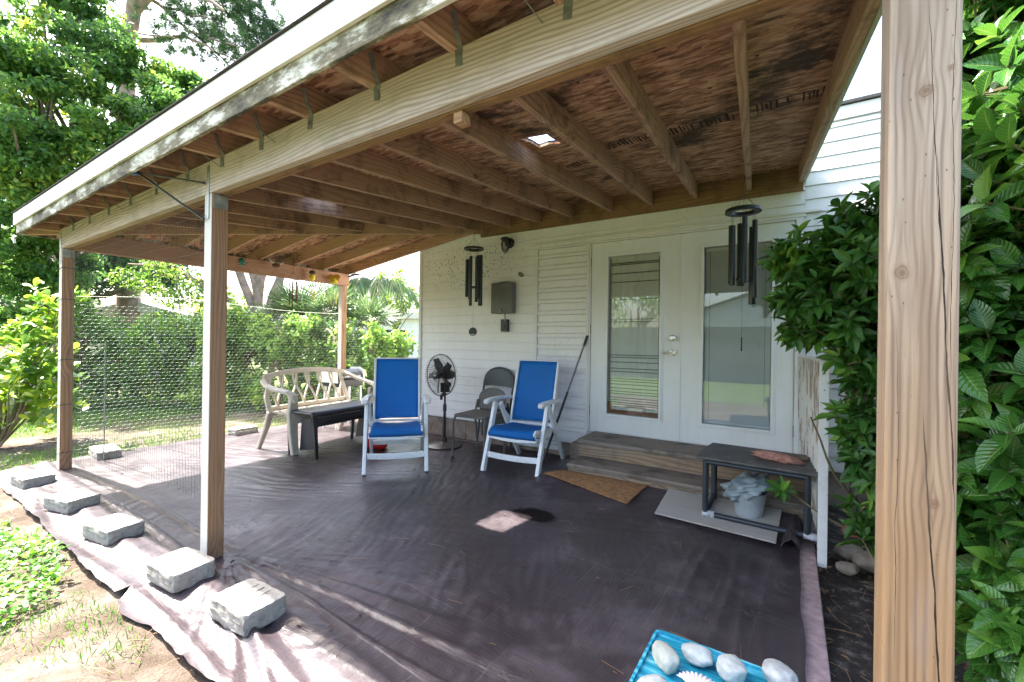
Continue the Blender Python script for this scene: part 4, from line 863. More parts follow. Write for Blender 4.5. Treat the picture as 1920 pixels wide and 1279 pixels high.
# PVC table
PT = thing('pipe_table', 'black pipe-legged table with slate top beside the doors', 'table', (0, 0, 0))
cs = [(1.33, -1.01), (1.93, -1.06), (1.93, -.82), (1.34, -.80)]
cs = [(1.334, -1.083), (1.940, -1.115), (1.962, -.815), (1.355, -.815)]
for (x, y) in cs: MB().tube([(x, y, .055 if y < -1 else .105), (x, y, .455)], .021, 14).build('leg', M['pvc'], PT, smooth=True)
for zz, nm in ((.085, 'lower_rail'), (.452, 'upper_rail')):
    for k in range(4):
        p, q = cs[k], cs[(k + 1) % 4]
        if zz < .2 and k == 2: continue
        rz_ = lambda c: zz if zz > .2 else (.080 if c[1] < -1 else .14)
        MB().tube([(p[0], p[1], rz_(p)), (q[0], q[1], rz_(q))], .019, 12).build(nm, M['pvc'], PT, smooth=True)
for (x, y) in cs[:2]: MB().tube([(x - .02, y, .080), (x + .06, y, .080)], .024, 12).build('pipe_joint', M['pvcw'], PT, smooth=True)
sl = MB(); sl.prism([(1.27, -1.125), (1.62, -1.14), (2.0, -1.155), (1.99, -.9), (1.985, -.62), (1.62, -.60), (1.31, -.585), (1.28, -.85)], .474, .492, 'z'); sl.build('slate_top', M['slate'], PT, bevel=.004)
# coral piece
def lump(name, c, rad, mat, seed=0, amp=.25, fr=2.5, sub=3, parent=None, flat=0, pw=1):
    bm = bmesh.new(); bmesh.ops.create_icosphere(bm, subdivisions=sub, radius=1)
    for v in bm.verts:
        n = v.co.copy(); k = 1 + amp * noise.noise(n * fr + Vector((seed, seed * 2, 0))) + amp * .4 * noise.noise(n * fr * 3 + Vector((seed, 0, 0)))
        if pw != 1: n = Vector([math.copysign(abs(q) ** pw, q) for q in n])
        v.co = Vector((n.x * rad[0], n.y * rad[1], n.z * rad[2])) * k
        if flat: v.co.z = max(v.co.z, -rad[2] * flat)
    me = bpy.data.meshes.new(name); bm.to_mesh(me); bm.free(); me.polygons.foreach_set('use_smooth', [True] * len(me.polygons)); o = link_mesh(name, me, mat, parent); o.location = c; return o
o = lump('coral', (1.77, -.93, .512), (.15, .05, .030), M['coral'], 3, .35, 4, 4); o.rotation_euler = (0, .04, R(-14)); tag(o, 'knobbly reddish coral piece lying on the slate table top', 'coral')
bmk = MB().grid(lambda u, v: (1.66 + .30 * u, -.86 + .07 * v + .04 * u, .494 + .018 * math.sin(v * math.pi) + .004 * noise.noise(Vector((u * 9, v * 9, 0)))), 16, 8); tag(bmk.build('bark_strip', M['bark'], smooth=True, solid=.006), 'curled grey bark strip behind the reddish coral on the slate table', 'bark')
# pail with bag
Pa = thing('pail', 'grey plastic pail holding a crumpled grey bag under the pipe table', 'pail', (1.60, -.93, .078))
pm = MB(); pm.lathe([(.088, 0), (.092, .01), (.108, .16), (.112, .175)], (0, 0, 0), 28, caps=False).lathe([(.001, .004), (.088, .004)], (0, 0, 0), 28, caps=False); pm.build('body', M['pail'], Pa, smooth=True)
bg_ = lump('bag', (1.585, -.92, .275), (.15, .12, .055), M['grey_bag'], 9, .60, 2.8, 4); tag(bg_, 'crumpled grey plastic bag flopping over the pail', 'bag'); bg_.rotation_euler = (.2, -.38, .35)
# rolled dark tarp
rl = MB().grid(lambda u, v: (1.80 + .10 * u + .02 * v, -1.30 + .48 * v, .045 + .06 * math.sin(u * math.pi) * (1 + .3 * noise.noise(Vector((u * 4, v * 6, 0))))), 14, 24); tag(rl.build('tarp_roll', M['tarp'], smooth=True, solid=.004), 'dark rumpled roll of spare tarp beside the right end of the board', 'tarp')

# white leaning panel + post beside doors
WP = thing('vinyl_post', 'white hollow vinyl post standing against the shrub right of the pipe table', 'post', (2.012, -1.255, -.03))
MB().box(-.024, .024, -.024, .024, 0, 1.235).build('post_body', M['white_pl'], WP, bevel=.003)
for zz in (1.16, 1.06): MB().lathe([(.004, -.0245), (.0035, -.0262)], (.0, 0, zz), 8, 'y').build('screw', M['dark'], WP)
LP = thing('louver_panel', 'white corrugated panel streaked with rust leaning between the doors and vinyl post', 'panel', (0, 0, 0))
lp = MB()
def lpf(u, v):
    x0, y0, x1, y1 = 1.90, -.10, 2.00, -1.18; c = math.sin(u * 2 * math.pi * 13) * .006
    return (x0 + (x1 - x0) * u + c - .02 * (v - .5), y0 + (y1 - y0) * u, .0 + 1.20 * v)
lp.grid(lpf, 208, 6).build('panel', M['white_rust'], LP, smooth=True, solid=.003)
MB().bar((1.905, -.12, 1.205), (1.995, -1.19, 1.205), .018, .03).build('top_rail', M['white_pl'], LP, bevel=.002)

# shard, rocks, litter on the right
o = MB().prism([(-.035, -.02), (.0, -.04), (.055, .0), (.02, .05), (-.03, .035)], 0, .012, 'z').build('pot_shard', M['terra'], bevel=.002); o.location = (2.14, -1.28, .22); o.rotation_euler = (R(70), R(20), R(-20)); tag(o, 'broken red terracotta shard at the foot of the shrub', 'shard')
for k, (x, y, s) in enumerate([(2.13, -1.33, .055), (2.24, -1.20, .085), (2.33, -1.42, .05), (2.16, -1.10, .075), (2.34, -1.05, .07)]):
    o = lump('rock', (x, y, s * .45), (s, s * .8, s * .6), M['rock'], k * 5, .3, 1.8, 3); tag(o, ['brown rock nearest the foot of the vinyl post', 'large brown rock in the middle of the rock pile under the shrub', 'small brown rock at the outer edge of the pile under the shrub', 'brown rock at the back left of the pile under the shrub', 'brown rock at the back right of the pile under the shrub'][k], 'rock', 'rocks under the shrub')

# ================================================================== WIND CHIMES
def chime(name, label, x, y, ztop, zring, rr, tubes, sail, zclap, xoff=0, plate=True):
    t_ = thing(name, label, 'wind chime', (x, y, 0), R(20), 'large black wind chimes')
    MB().tube([(0, 0, ztop), (.012, 0, ztop - .03), (.0, 0, ztop - .055), (-.004, 0, ztop - .065)], .0025, 6).tube([(0, 0, ztop - .05), (0, 0, zring + rr * 1.15)], .0022, 6).build('hook', M['black_mt'], t_)
    MB().lathe([(rr, 0), (rr * .98, .022), (rr * .66, .026), (rr * .62, .0), (rr, 0)], (0, 0, zring), 36, caps=False).build('ring', M['chime'], t_, smooth=True)
    cd = MB()
    for k in range(6): q = k * math.pi / 3; cd.tube([(0, 0, zring + rr * 1.2), (rr * .82 * math.cos(q), rr * .82 * math.sin(q), zring + .02)], .0010, 5)
    n = len(tubes)
    for k, (ln, dz, rt) in enumerate(tubes):
        q = 2 * math.pi * k / n + .4; tx, ty = rr * .68 * math.cos(q), rr * .68 * math.sin(q); zt = zring - dz
        cd.tube([(tx, ty - rt * .8, zring), (tx, ty - rt * .8, zt - .01)], .0008, 4).tube([(tx, ty + rt * .8, zring), (tx, ty + rt * .8, zt - .01)], .0008, 4)
        MB().lathe([(rt * .86, -ln), (rt, -ln), (rt, 0), (rt * .86, 0)], (tx, ty, zt), 18, caps=False).build('tube', M['chime'], t_, smooth=True)
    cd.tube([(0, 0, zring + .1), (0, 0, sail + .04)], .0010, 5); cd.build('cords', M['black_mt'], t_)
    MB().lathe([(.002, .012), (rr * .34, .010), (rr * .36, 0), (rr * .34, -.010), (.002, -.012)], (0, 0, zclap), 24).build('clapper', M['chime'], t_, smooth=True)
    sl_ = MB().lathe([(.001, -.004), (.050, -.004), (.050, .004), (.001, .004)], (0, 0, sail), 32, 'y').build('sail', M['chime'], t_)
    MB().box(-.022, .022, -.0052, -.0041, sail - .036, sail - .030).build('sail_mark', M['white_pl'], sl_)
    return t_
c1 = chime('wind_chime', 'black wind chime with round sail hanging near the wall lamp', -1.33, -.40, 2.59, 2.375, .118, [(.60, .06, .027), (.54, .07, .018), (.48, .10, .018), (.44, .12, .018), (.58, .09, .018), (.50, .08, .020)], 1.405, 1.93)
c2_ = chime('wind_chime', 'large black wind chime hanging in front of the right-hand door', 1.545, -1.0, 2.50, 2.235, .118, [(.55, .10, .024), (.45, .06, .026), (.42, .08, .018), (.42, .10, .018), (.46, .05, .018), (.54, .07, .018)], 1.30, 1.76)
for ch_ in c2_.children:
    if ch_.name.startswith('sail'): ch_.rotation_euler = (0, 0, R(75))
# small ornaments along the side beam
OX = -3.93
def orn(name, label, y, cat='wind chime'): return thing(name, label, cat, (OX, y, 0), R(38), 'small garden ornaments along the side beam')
def cord(t_, z0, z1): MB().tube([(0, 0, z0), (0, 0, z1)], .0012, 4).build('cord', M['black_mt'], t_)
t_ = orn('beetle_ornament', 'dark green beetle ornament, leftmost on the side beam', -1.75, 'ornament'); cord(t_, 2.40, 2.28)
lump('body', (0, 0, 2.245), (.035, .03, .05), M['teal'], 1, .1, 2, 2, t_); MB().tube([(-.06, 0, 2.27), (0, 0, 2.24), (.06, 0, 2.27)], .003, 5).tube([(-.06, 0, 2.20), (0, 0, 2.22), (.06, 0, 2.20)], .003, 5).tube([(-.07, 0, 2.24), (.07, 0, 2.23)], .003, 5).build('leg', M['black_mt'], t_)
t_ = orn('bird_ornament', 'hummingbird ornament with white wings on the side beam', -1.32, 'ornament'); cord(t_, 2.42, 2.30)
lump('body', (0, 0, 2.265), (.055, .03, .03), M['rusty_ch'], 2, .1, 2, 2, t_); MB().add([(0, 0, 2.28), (-.10, .01, 2.36), (-.07, .0, 2.30)], [(0, 1, 2)]).add([(.01, 0, 2.28), (.10, .02, 2.31), (.07, 0, 2.28)], [(0, 1, 2)]).build('wing', M['white_pl'], t_, solid=.003)
t_ = orn('star_chime', 'rusty star and triangle chime with thin pipes on the side beam', -1.08); cord(t_, 2.55, 2.20)
s_ = MB()
for k in range(8):
    q = k * math.pi / 4; s_.tube([(.045 * math.cos(q), 0, 2.43 + .045 * math.sin(q)), (.095 * math.cos(q + .15), 0, 2.43 + .095 * math.sin(q + .15))], .004, 5)
s_.tube([(.05 * math.cos(k / 12 * 6.283), 0, 2.43 + .05 * math.sin(k / 12 * 6.283)) for k in range(12)], .004, 5, close=True).build('star', M['rusty_ch'], t_)
MB().tube([(0, 0, 2.21), (-.075, 0, 2.11), (.075, 0, 2.10)], .004, 5, close=True).tube([(-.07, 0, 2.10), (0, -.03, 2.10), (.07, 0, 2.10)], .004, 5).build('triangle', M['rusty_ch'], t_)
for x, ln in ((-.045, .32), (-.01, .36), (.045, .30)): MB().tube([(x, 0, 2.08), (x, 0, 2.08 - ln)], .009, 8).build('pipe', M['rusty_ch'], t_, smooth=True)
t_ = orn('bee_chime', 'yellow glass bee chime on the side beam', -.80); cord(t_, 2.33, 1.90)
lump('body', (0, 0, 2.175), (.04, .035, .055), M['yellow'], 5, .05, 2, 3, t_); lump('head', (0, 0, 2.245), (.045, .03, .03), M['black_pl'], 5, .15, 3, 2, t_); MB().tube([(-.05, 0, 2.05), (.05, 0, 2.05)], .009, 6).build('bar', M['teal'], t_)
for x in (-.03, .0, .03): MB().tube([(x, 0, 2.0), (x, 0, 1.86 - x)], .005, 6).build('pipe', M['yellow'], t_, smooth=True)
t_ = orn('flower_chime', 'amber butterfly bell chime nearest the back post', -.45); cord(t_, 2.36, 2.0)
lump('wing', (-.045, 0, 2.22), (.055, .012, .045), M['amber'], 2, .2, 2, 3, t_); lump('wing', (.045, 0, 2.22), (.055, .012, .045), M['amber'], 6, .2, 2, 3, t_); MB().lathe([(.015, .05), (.04, .02), (.06, -.03), (.058, -.032)], (0, 0, 2.16), 18).build('bell', M['yellow'], t_, smooth=True)
for x in (-.035, .0, .035): MB().tube([(x, 0, 1.98), (x, 0, 1.78 + abs(x))], .006, 6).build('pipe', M['amber' if x == 0 else 'yellow'], t_, smooth=True)
t_ = orn('perched_ornament', 'dark dragonfly ornament hanging past the back post', -.10, 'ornament'); cord(t_, 2.40, 2.33)
MB().tube([(-.09, 0, 2.27), (-.02, 0, 2.30), (.07, 0, 2.32), (.10, 0, 2.29)], [.006, .018, .012, .005], 8).build('body', M['black_mt'], t_, smooth=True); MB().add([(0, 0, 2.31), (-.03, .02, 2.40), (.03, .01, 2.33)], [(0, 1, 2)]).build('wing', M['white_pl'], t_, solid=.003)
# rod bracket with blue clip on mid post
t_ = thing('hanging_rod', 'thin black rod bracket with a blue clip reaching out from the middle post', 'bracket', (XM - .02, YP - H - .012, 2.2))
e = Vector((-1.50, -3.50, 2.29)) - t_.location
MB().tube([(0, 0, -.01), e], .006, 8).tube([(0.0, 0, -.22), e], .007, 8).build('rod', M['black_mt'], t_, smooth=True); MB().tube([e + Vector((-.05, 0, 0)), e + Vector((0, 0, -.005)), e + Vector((.01, 0, .035))], .012, 8).tube([e + Vector((-.05, 0, 0)), e + Vector((-.055, 0, .035))], .010, 8).build('clip', M['bluecl'], t_, smooth=True)
t_ = thing('metal_hook', 'bright bent metal hook below the far left roof corner', 'hook', (-4.40, -3.56, 2.21)); MB().tube([(0, 0, .03), (-.02, 0, .0), (-.06, 0, -.01), (-.09, 0, .02), (-.10, .01, .05)], .008, 8).tube([(-.02, 0, 0), (-.01, 0, -.04)], .008, 8).build('hook_wire', M['nickel'], t_, smooth=True)

# ================================================================== WIRE MESH
def seg_mesh(name, segs, rad, mat, parent=None, sides=3):
    A_ = np.array([s[0] for s in segs], float); B_ = np.array([s[1] for s in segs], float); D = B_ - A_; L_ = np.linalg.norm(D, axis=1, keepdims=True); D = D / L_
    up = np.where(np.abs(D[:, 2:3]) > .9, np.array([[1., 0, 0]]), np.array([[0, 0, 1.]])); S1 = np.cross(D, up); S1 /= np.linalg.norm(S1, axis=1, keepdims=True); S2 = np.cross(D, S1)
    Vs = []
    for P_ in (A_, B_):
        for k in range(sides): q = 2 * math.pi * k / sides; Vs.append(P_ + rad * (S1 * math.cos(q) + S2 * math.sin(q)))
    Vv = np.stack(Vs, 1).reshape(-1, 3); n = len(segs); base = np.arange(n)[:, None] * 2 * sides
    F = np.concatenate([base + np.array([[k, (k + 1) % sides, sides + (k + 1) % sides, sides + k]]) for k in range(sides)], 0)
    return fast_mesh(name, Vv, F, mat, parent)
def hexnet(y0, y1, z0, z1, cw_=.052, chh=.036, fn=None):
    segs = []; rows = int((z1 - z0) / chh); cols = int((y1 - y0) / cw_)
    for r_ in range(rows):
        off = cw_ / 2 if r_ % 2 else 0
        for c in range(cols):
            y = y0 + c * cw_ + off; z = z0 + r_ * chh
            a = fn(y, z + chh * .22); b = fn(y + cw_ / 2, z); c_ = fn(y + cw_, z + chh * .22); d_ = fn(y, z + chh * .78)
            segs += [(a, b), (b, c_), (a, d_)]
    return segs
def side(y, z):
    return (-4.075 + .035 * noise.noise(Vector((y * 1.3, z * 1.6, 0))) , y, z + .02 * noise.noise(Vector((y * 1.1, z, 5))))
cw1 = thing('chicken_wire', 'galvanised hexagonal chicken wire across the left side of the patio', 'wire mesh', (0, 0, 0))
seg_mesh('netting', hexnet(-3.20, -.25, .10, 1.66, fn=side), .0007, M['wire_g'], cw1)
seg_mesh('top_cord', [(side(y, 1.70 + .03 * math.sin(y * 2)), side(y + .2, 1.70 + .03 * math.sin((y + .2) * 2))) for y in np.arange(-3.2, -.2, .2)], .0025, M['string'], cw1)
MB().tube([(-4.08, -2.98, -.03), (-4.08, -2.98, 1.24)], .005, 8).build('stake', M['steel'], cw1, smooth=True)
cw3 = thing('chicken_wire', 'galvanised chicken wire between the back post and the house corner', 'wire mesh', (0, 0, 0))
seg_mesh('netting', hexnet(-4.02, -2.61, .10, 1.62, fn=lambda x, z: (x, -.12 + .02 * noise.noise(Vector((x * 2, z * 2, 3))), z)), .0009, M['wire_g'], cw3)
cw2 = thing('wire_fence_panel', 'dark green wire grid panel between the far left and middle posts', 'wire mesh', (0, 0, 0))
segs = []; xs_ = np.arange(-4.015, -1.055, .042)
zb_ = lambda x: .06 + .23 * min(1, (x + 4.0) / 2.0)
fy = lambda x, z: -3.265 + .02 * noise.noise(Vector((x * 2, z * 2, 9)))
for x in xs_:
    zz = np.linspace(zb_(x), 2.12, 14)
    for a, b in zip(zz[:-1], zz[1:]): segs.append(((x + .004 * noise.noise(Vector((x * 9, a * 3, 0))), fy(x, a), a), (x + .004 * noise.noise(Vector((x * 9, b * 3, 0))), fy(x, b), b)))
z = .10
while z < 2.12:
    for a, b in zip(xs_[:-1], xs_[1:]):
        if z > zb_(a): segs.append(((a, fy(a, z), z + .006 * math.sin(a * 5 + z * 3)), (b, fy(b, z), z + .006 * math.sin(b * 5 + z * 3))))
    z += .075
seg_mesh('grid', segs, .0009, M['wire_d'], cw2)
tw = MB()
for z in (.16, .62, 1.05, 1.63, 1.93):
    zt = z + .01; tw.tube([(XM - 3.05 + dx * .0465, YP + dy * .0465, zt + .004 * dx) for dx, dy in ((-1, -1), (1, -1), (1, 1), (-1, 1))], .003, 6, close=True)
tw.build('tie_wire', M['wire_d'], cw2)

# ================================================================== TABLE WITH STONES
TT = thing('tile_table', 'turquoise glazed table top with pale stones at the bottom edge', 'table', (1.69, -3.33, 0), R(-1))
tz0 = .45
def rrect(w_, h_, r_, n=5):
    P = []
    for cx_, cy_, q0 in ((w_ / 2 - r_, h_ / 2 - r_, 0), (-w_ / 2 + r_, h_ / 2 - r_, 90), (-w_ / 2 + r_, -h_ / 2 + r_, 180), (w_ / 2 - r_, -h_ / 2 + r_, 270)):
        for k in range(n + 1): q = R(q0 + 90 * k / n); P.append((cx_ + r_ * math.cos(q), cy_ + r_ * math.sin(q)))
    return P
MB().prism(rrect(.36, .34, .02), tz0 - .022, tz0 - .002, 'z').build('table_top', M['glaze'], TT, bevel=.004)
rm_ = MB(); P0 = rrect(.36, .34, .02); P1 = rrect(.345, .325, .014); n = len(P0)
rm_.add([(a, b, tz0 - .002) for a, b in P0] + [(a, b, tz0 + .006) for a, b in P0] + [(a, b, tz0 + .006) for a, b in P1] + [(a, b, tz0 - .0025) for a, b in P1], [(i + k * n, (i + 1) % n + k * n, (i + 1) % n + (k + 1) * n, i + (k + 1) * n) for k in range(3) for i in range(n)]); rm_.build('rim', M['glaze'], TT, smooth=True)
for sx, sy in ((-1, -1), (1, -1), (1, 1), (-1, 1)): MB().tube([(sx * .13, sy * .12, tz0 - .022), (sx * .12, sy * .11, .02)], [.014, .011], 10).build('leg', M['black_mt'], TT, smooth=True)
STN = [(1248, 1232, (.027, .043, .026), 'stone3', .2, 'squarish greenish grey stone at the corner of the turquoise table'), (1308, 1228, (.040, .028, .022), 'stone', -.55, 'oval white stone second along the back edge of the turquoise table'),
       (1372, 1255, (.032, .032, .026), 'stone', .3, 'pale blue rounded triangular stone beside the scalloped shell'), (1460, 1264, (.038, .040, .024), 'stone2', 0, 'round grey blotched stone rightmost on the turquoise table'),
       (1225, 1290, (.040, .030, .024), 'stone', .3, 'white stone nearest the left edge of the turquoise table')]
for k, (px, py, rad, mt, rz_, lb) in enumerate(STN):
    Dr = (at(px, py, 1) - CAM); tt = (tz0 + rad[2] - CAM.z) / Dr.z; p = CAM + Dr * tt
    o = lump('stone', p, rad, M[mt], k * 7 + 1, .16, 1.2, 4, pw=(.82 if k in (0, 2) else .95)); o.rotation_euler = (0, 0, rz_ + R(30)); tag(o, lb, 'stone', 'pale stones on the turquoise table')
Dr = (at(1310, 1290, 1) - CAM); tt = (tz0 + .015 - CAM.z) / Dr.z; p = CAM + Dr * tt
shl = MB().grid(lambda u, v: ((.01 + .043 * v * (1 + .05 * math.cos(u * 75))) * math.cos(R(20 + 140 * u)), (.01 + .043 * v * (1 + .05 * math.cos(u * 75))) * math.sin(R(20 + 140 * u)), .012 * math.sin(v * 2.2) + .0022 * math.cos(u * 75) * v), 90, 10)
o = shl.build('seashell', M['shell'], smooth=True, solid=.003); o.location = (p.x, p.y - .015, p.z - .004); tag(o, 'pinkish white scalloped seashell between stones on the turquoise table', 'shell')

# ================================================================== VEGETATION
def frames(Dv, Nv):
    Dv = Dv / np.linalg.norm(Dv, axis=1, keepdims=True); S = np.cross(Dv, Nv); S /= (np.linalg.norm(S, axis=1, keepdims=True) + 1e-9); N2 = np.cross(S, Dv); return Dv, S, N2
def leaves(name, mat, parent, pos, dirs, nrm, size, tmpl='simple', aspect=.45, seedsm=True, fold=.12, droop=.15):
    if tmpl == 'simple': T_ = np.array([(0, 0, 0), (.45, -.5, fold), (1, 0, 0), (.45, .5, fold)], float); Fc = np.array([(0, 1, 2, 3)]); sm = False
    elif tmpl == 'paddle': T_ = np.array([(0, 0, 0), (.4, -.32, .05), (.75, -.5, .02), (1, -.2, 0), (1, .2, 0), (.75, .5, .02), (.4, .32, .05), (0, 0, 0)], float); Fc = np.array([(0, 1, 6, 7), (1, 2, 5, 6), (2, 3, 4, 5)]); sm = False
    elif tmpl == 'blade':
        U = 7; T_ = []; wd = [.04, .30, .46, .50, .42, .24, .02]
        for i in range(U):
            u = i / (U - 1)
            for k, v in enumerate((-1, -.5, 0, .5, 1)): T_.append((u, v * wd[i], abs(v) * wd[i] * fold * 2 - droop * u * u + (.02 * math.sin(i * 2.1 + k) if abs(v) == 1 else 0)))
        T_ = np.array(T_); Fc = np.array([(i * 5 + k, i * 5 + k + 1, (i + 1) * 5 + k + 1, (i + 1) * 5 + k) for i in range(U - 1) for k in range(4)]); sm = True
    Dv, S, N2 = frames(dirs, nrm); size = np.asarray(size).reshape(-1, 1, 1)
    Vv = pos[:, None, :] + size * (T_[None, :, 0:1] * Dv[:, None, :] + T_[None, :, 1:2] * aspect * S[:, None, :] + T_[None, :, 2:3] * N2[:, None, :])
    n, k = len(pos), len(T_); F = (np.arange(n)[:, None, None] * k + Fc[None]).reshape(-1, Fc.shape[1])
    o_ = fast_mesh(name, Vv.reshape(-1, 3), F, mat, parent, smooth=sm)
    if tmpl == 'blade':
        uv = np.array([(i / 6, v) for i in range(7) for v in (-1, -.5, 0, .5, 1)], dtype=np.float32); li = np.empty(len(o_.data.loops), dtype=np.int32); o_.data.loops.foreach_get('vertex_index', li)
        L_ = o_.data.uv_layers.new(name='UVMap'); L_.data.foreach_set('uv', uv[li % k].ravel())
    return o_
def rdir(n, upb=0.0):
    d_ = rng.normal(size=(n, 3)); d_[:, 2] += upb; return d_ / np.linalg.norm(d_, axis=1, keepdims=True)
def clump_pts(centers, radii, per):
    out = []
    for c, r_ in zip(centers, radii):
        p = rng.normal(size=(per, 3)); p /= np.linalg.norm(p, axis=1, keepdims=True); p *= (rng.random((per, 1)) ** .45); out.append(np.array(c) + p * np.array(r_))
    return np.concatenate(out)
def limb(mb, a, b, r0, r1, wig=.1, n=6, sides=8):
    a = Vector(a); b = Vector(b); L_ = (b - a).length; pts = []; rs = []
    for i in range(n + 1):
        q = i / n; p = a.lerp(b, q); w_ = noise.noise_vector(p * 1.3 + Vector((r0 * 99, 0, 0))) * L_ * wig * math.sin(q * math.pi); pts.append(p + w_); rs.append(r0 * (1 - q) + r1 * q)
    mb.tube(pts, rs, sides); return pts
def tree(name, label, base, trunk_top, centers, radii, per, size, lmat, bmat, r0=.15, group=None, aspect=.5, tmpl='simple', upb=.3, cat='tree', limbs=1):
    base = Vector(base); t_ = thing(name, label, cat, base, 0, group); tb = MB(); tt = Vector(trunk_top)
    limb(tb, (0, 0, -.1), tt - base, r0, r0 * .55, .08, 10, 12)
    for c in centers[::limbs]:
        s_ = (base * .35 + tt * .65).lerp(tt, random.random()) - base; limb(tb, s_, Vector(c) - base, r0 * .35, .012, .14, 6, 6)
    tb.build('trunk', bmat, t_, smooth=True)
    P = clump_pts([np.array(c) - np.array(base) for c in centers], radii, per); n = len(P)
    leaves('crown', lmat, t_, P, rdir(n, -.1), rdir(n, upb * 4), rng.uniform(size * .7, size * 1.3, n), tmpl, aspect)
    return t_

# --- big leafy tree upper left
cs_ = []; rs_ = []
for (px, py, Z, r_) in [(20, 60, 10, 1.2), (110, 40, 10.5, 1.0), (190, 90, 10.2, .8), (60, 180, 9.6, 1.1), (160, 200, 9.8, 1.0), (250, 190, 10, .9), (320, 210, 10.4, .7), (380, 215, 10.8, .55), (230, 120, 10.4, .65), (280, 290, 10, .9), (200, 320, 9.6, .9), (110, 320, 9.4, .9), (40, 330, 9.2, .9), (60, 430, 9.4, .8), (150, 410, 9.6, .8), (-80, 100, 9.5, 1.3), (-120, 300, 9, 1.3), (10, -60, 10.5, 1.1), (120, -70, 10.8, 1.1), (-60, 480, 8.8, .9), (340, 270, 10.6, .5), (230, 400, 10.4, .7), (380, 260, 11, .5), (300, 240, 9.8, .8), (350, 170, 11, .5), (20, 240, 9.0, 1.0), (70, 280, 8.9, .9), (100, 120, 9.2, .9), (30, 120, 9.2, .9), (160, 10, 11, .8), (400, 235, 11.4, .45), (170, 270, 9.2, .8), (20, 380, 8.8, .8), (30, 520, 9.6, .8), (110, 500, 10, .6), (300, 150, 10.8, .5), (10, 600, 9.6, .7)]:
    p = at(px, py, Z); cs_.append(p); rs_.append((r_, r_, r_ * .75))
cc = []; rr_ = []
for c, r_ in zip(cs_, rs_):
    for k in range(13):
        o_ = Vector(rng.normal(size=3)); o_.normalize(); o_ *= r_[0] * random.uniform(.35, 1.0); q = random.uniform(.22, .42); cc.append(c + o_); rr_.append((q, q, q * .6))
b0 = at(120, 640, 10.5); b0.z = -.05
tree('leafy_tree', 'tall dense green tree behind the left roof corner', b0, (b0.x, b0.y, 4.2), cc, rr_, 165, .125, M['lf_tree'], M['bark'], .22, limbs=9)
# dark tree behind the fence, lower left
cc = []; rr_ = []
for (px, py, Z, r_) in [(60, 470, 12.5, 1.2), (150, 520, 12.5, .9), (230, 500, 13, .8), (200, 440, 13.5, 1.0), (320, 470, 14, .8), (-20, 560, 12, 1.2), (100, 590, 12, .8), (290, 520, 13, .5)]:
    c = at(px, py, Z)
    for k in range(16):
        o_ = Vector(rng.normal(size=3)); o_.normalize(); o_ *= r_ * random.uniform(.3, 1.0); q = random.uniform(.25, .5); cc.append(c + o_); rr_.append((q, q, q * .7))
b0 = at(150, 640, 13); b0.z = -.05
tree('leafy_tree', 'dark green tree standing behind the tall tree and the wire grid', b0, (b0.x, b0.y, 3.2), cc, rr_, 130, .16, M['lf_dark'], M['bark'], .2, limbs=6)
# pine
b0 = at(238, 640, 14); b0.z = -.05; tp0 = at(243, 60, 14); t_ = thing('pine_tree', 'tall pine with long bare limbs above the left roof edge', 'tree', b0); tb = MB()
limb(tb, (0, 0, -.1), at(235, 110, 14) - b0, .34, .22, .02, 8, 14); limb(tb, at(235, 110, 14) - b0, at(250, 20, 14) - b0, .22, .20, .05, 4, 12)
PB = [((250, 25), (270, -90), .20, .12), ((250, 25), (330, -35), .17, .10), ((255, 60), (330, 72), .03, .02), ((285, 0), (360, 60), .06, .04), ((360, 60), (440, 85), .04, .02), ((360, 60), (455, 150), .04, .02), ((330, -30), (420, 20), .07, .04), ((420, 20), (505, 80), .04, .015), ((260, 75), (345, 68), .09, .05), ((345, 68), (400, 95), .05, .03), ((400, 95), (465, 125), .03, .012), ((330, -30), (480, -20), .06, .03), ((300, 10), (400, 40), .04, .02), ((240, 20), (205, 50), .03, .01), ((240, -30), (150, -40), .08, .02)]
for a, b, r0, r1 in PB: limb(tb, at(*a, 14) - b0, at(b[0], b[1], 14 + random.uniform(-1, 1)) - b0, r0, r1, .10, 6, 8)
tb.build('trunk', M['bark_p'], t_, smooth=True)
tw = []
for (px, py, s_) in [(470, 20, 1.0), (500, 60, .9), (440, 50, .8), (400, 20, .8), (380, 50, .6), (420, 90, .6), (460, 100, .6), (490, 90, .5), (350, 25, .5), (300, 40, .4), (330, 60, .4), (455, -20, .9), (380, -20, .8), (400, 70, .5), (360, 95, .35), (310, 90, .3), (215, 20, .35), (190, 0, .4), (430, 135, .35), (515, 75, .4), (450, 10, .6), (480, 40, .8), (325, 5, .5)]:
    c = at(px, py, 14) - b0
    for k in range(int(70 * s_)): o_ = Vector(rng.normal(size=3)) * .42 * (s_ ** .5); tw.append(c + o_)
tw = np.array([tuple(q) for q in tw]); n = len(tw); K = 34
pos = np.repeat(tw, K, 0); ax = np.repeat(rdir(n, .3), K, 0); dd = rdir(n * K) * .9 + ax; leaves('needles', M['lf_pine'], t_, pos, dd, rdir(n * K), rng.uniform(.18, .30, n * K), 'simple', .06, fold=0)

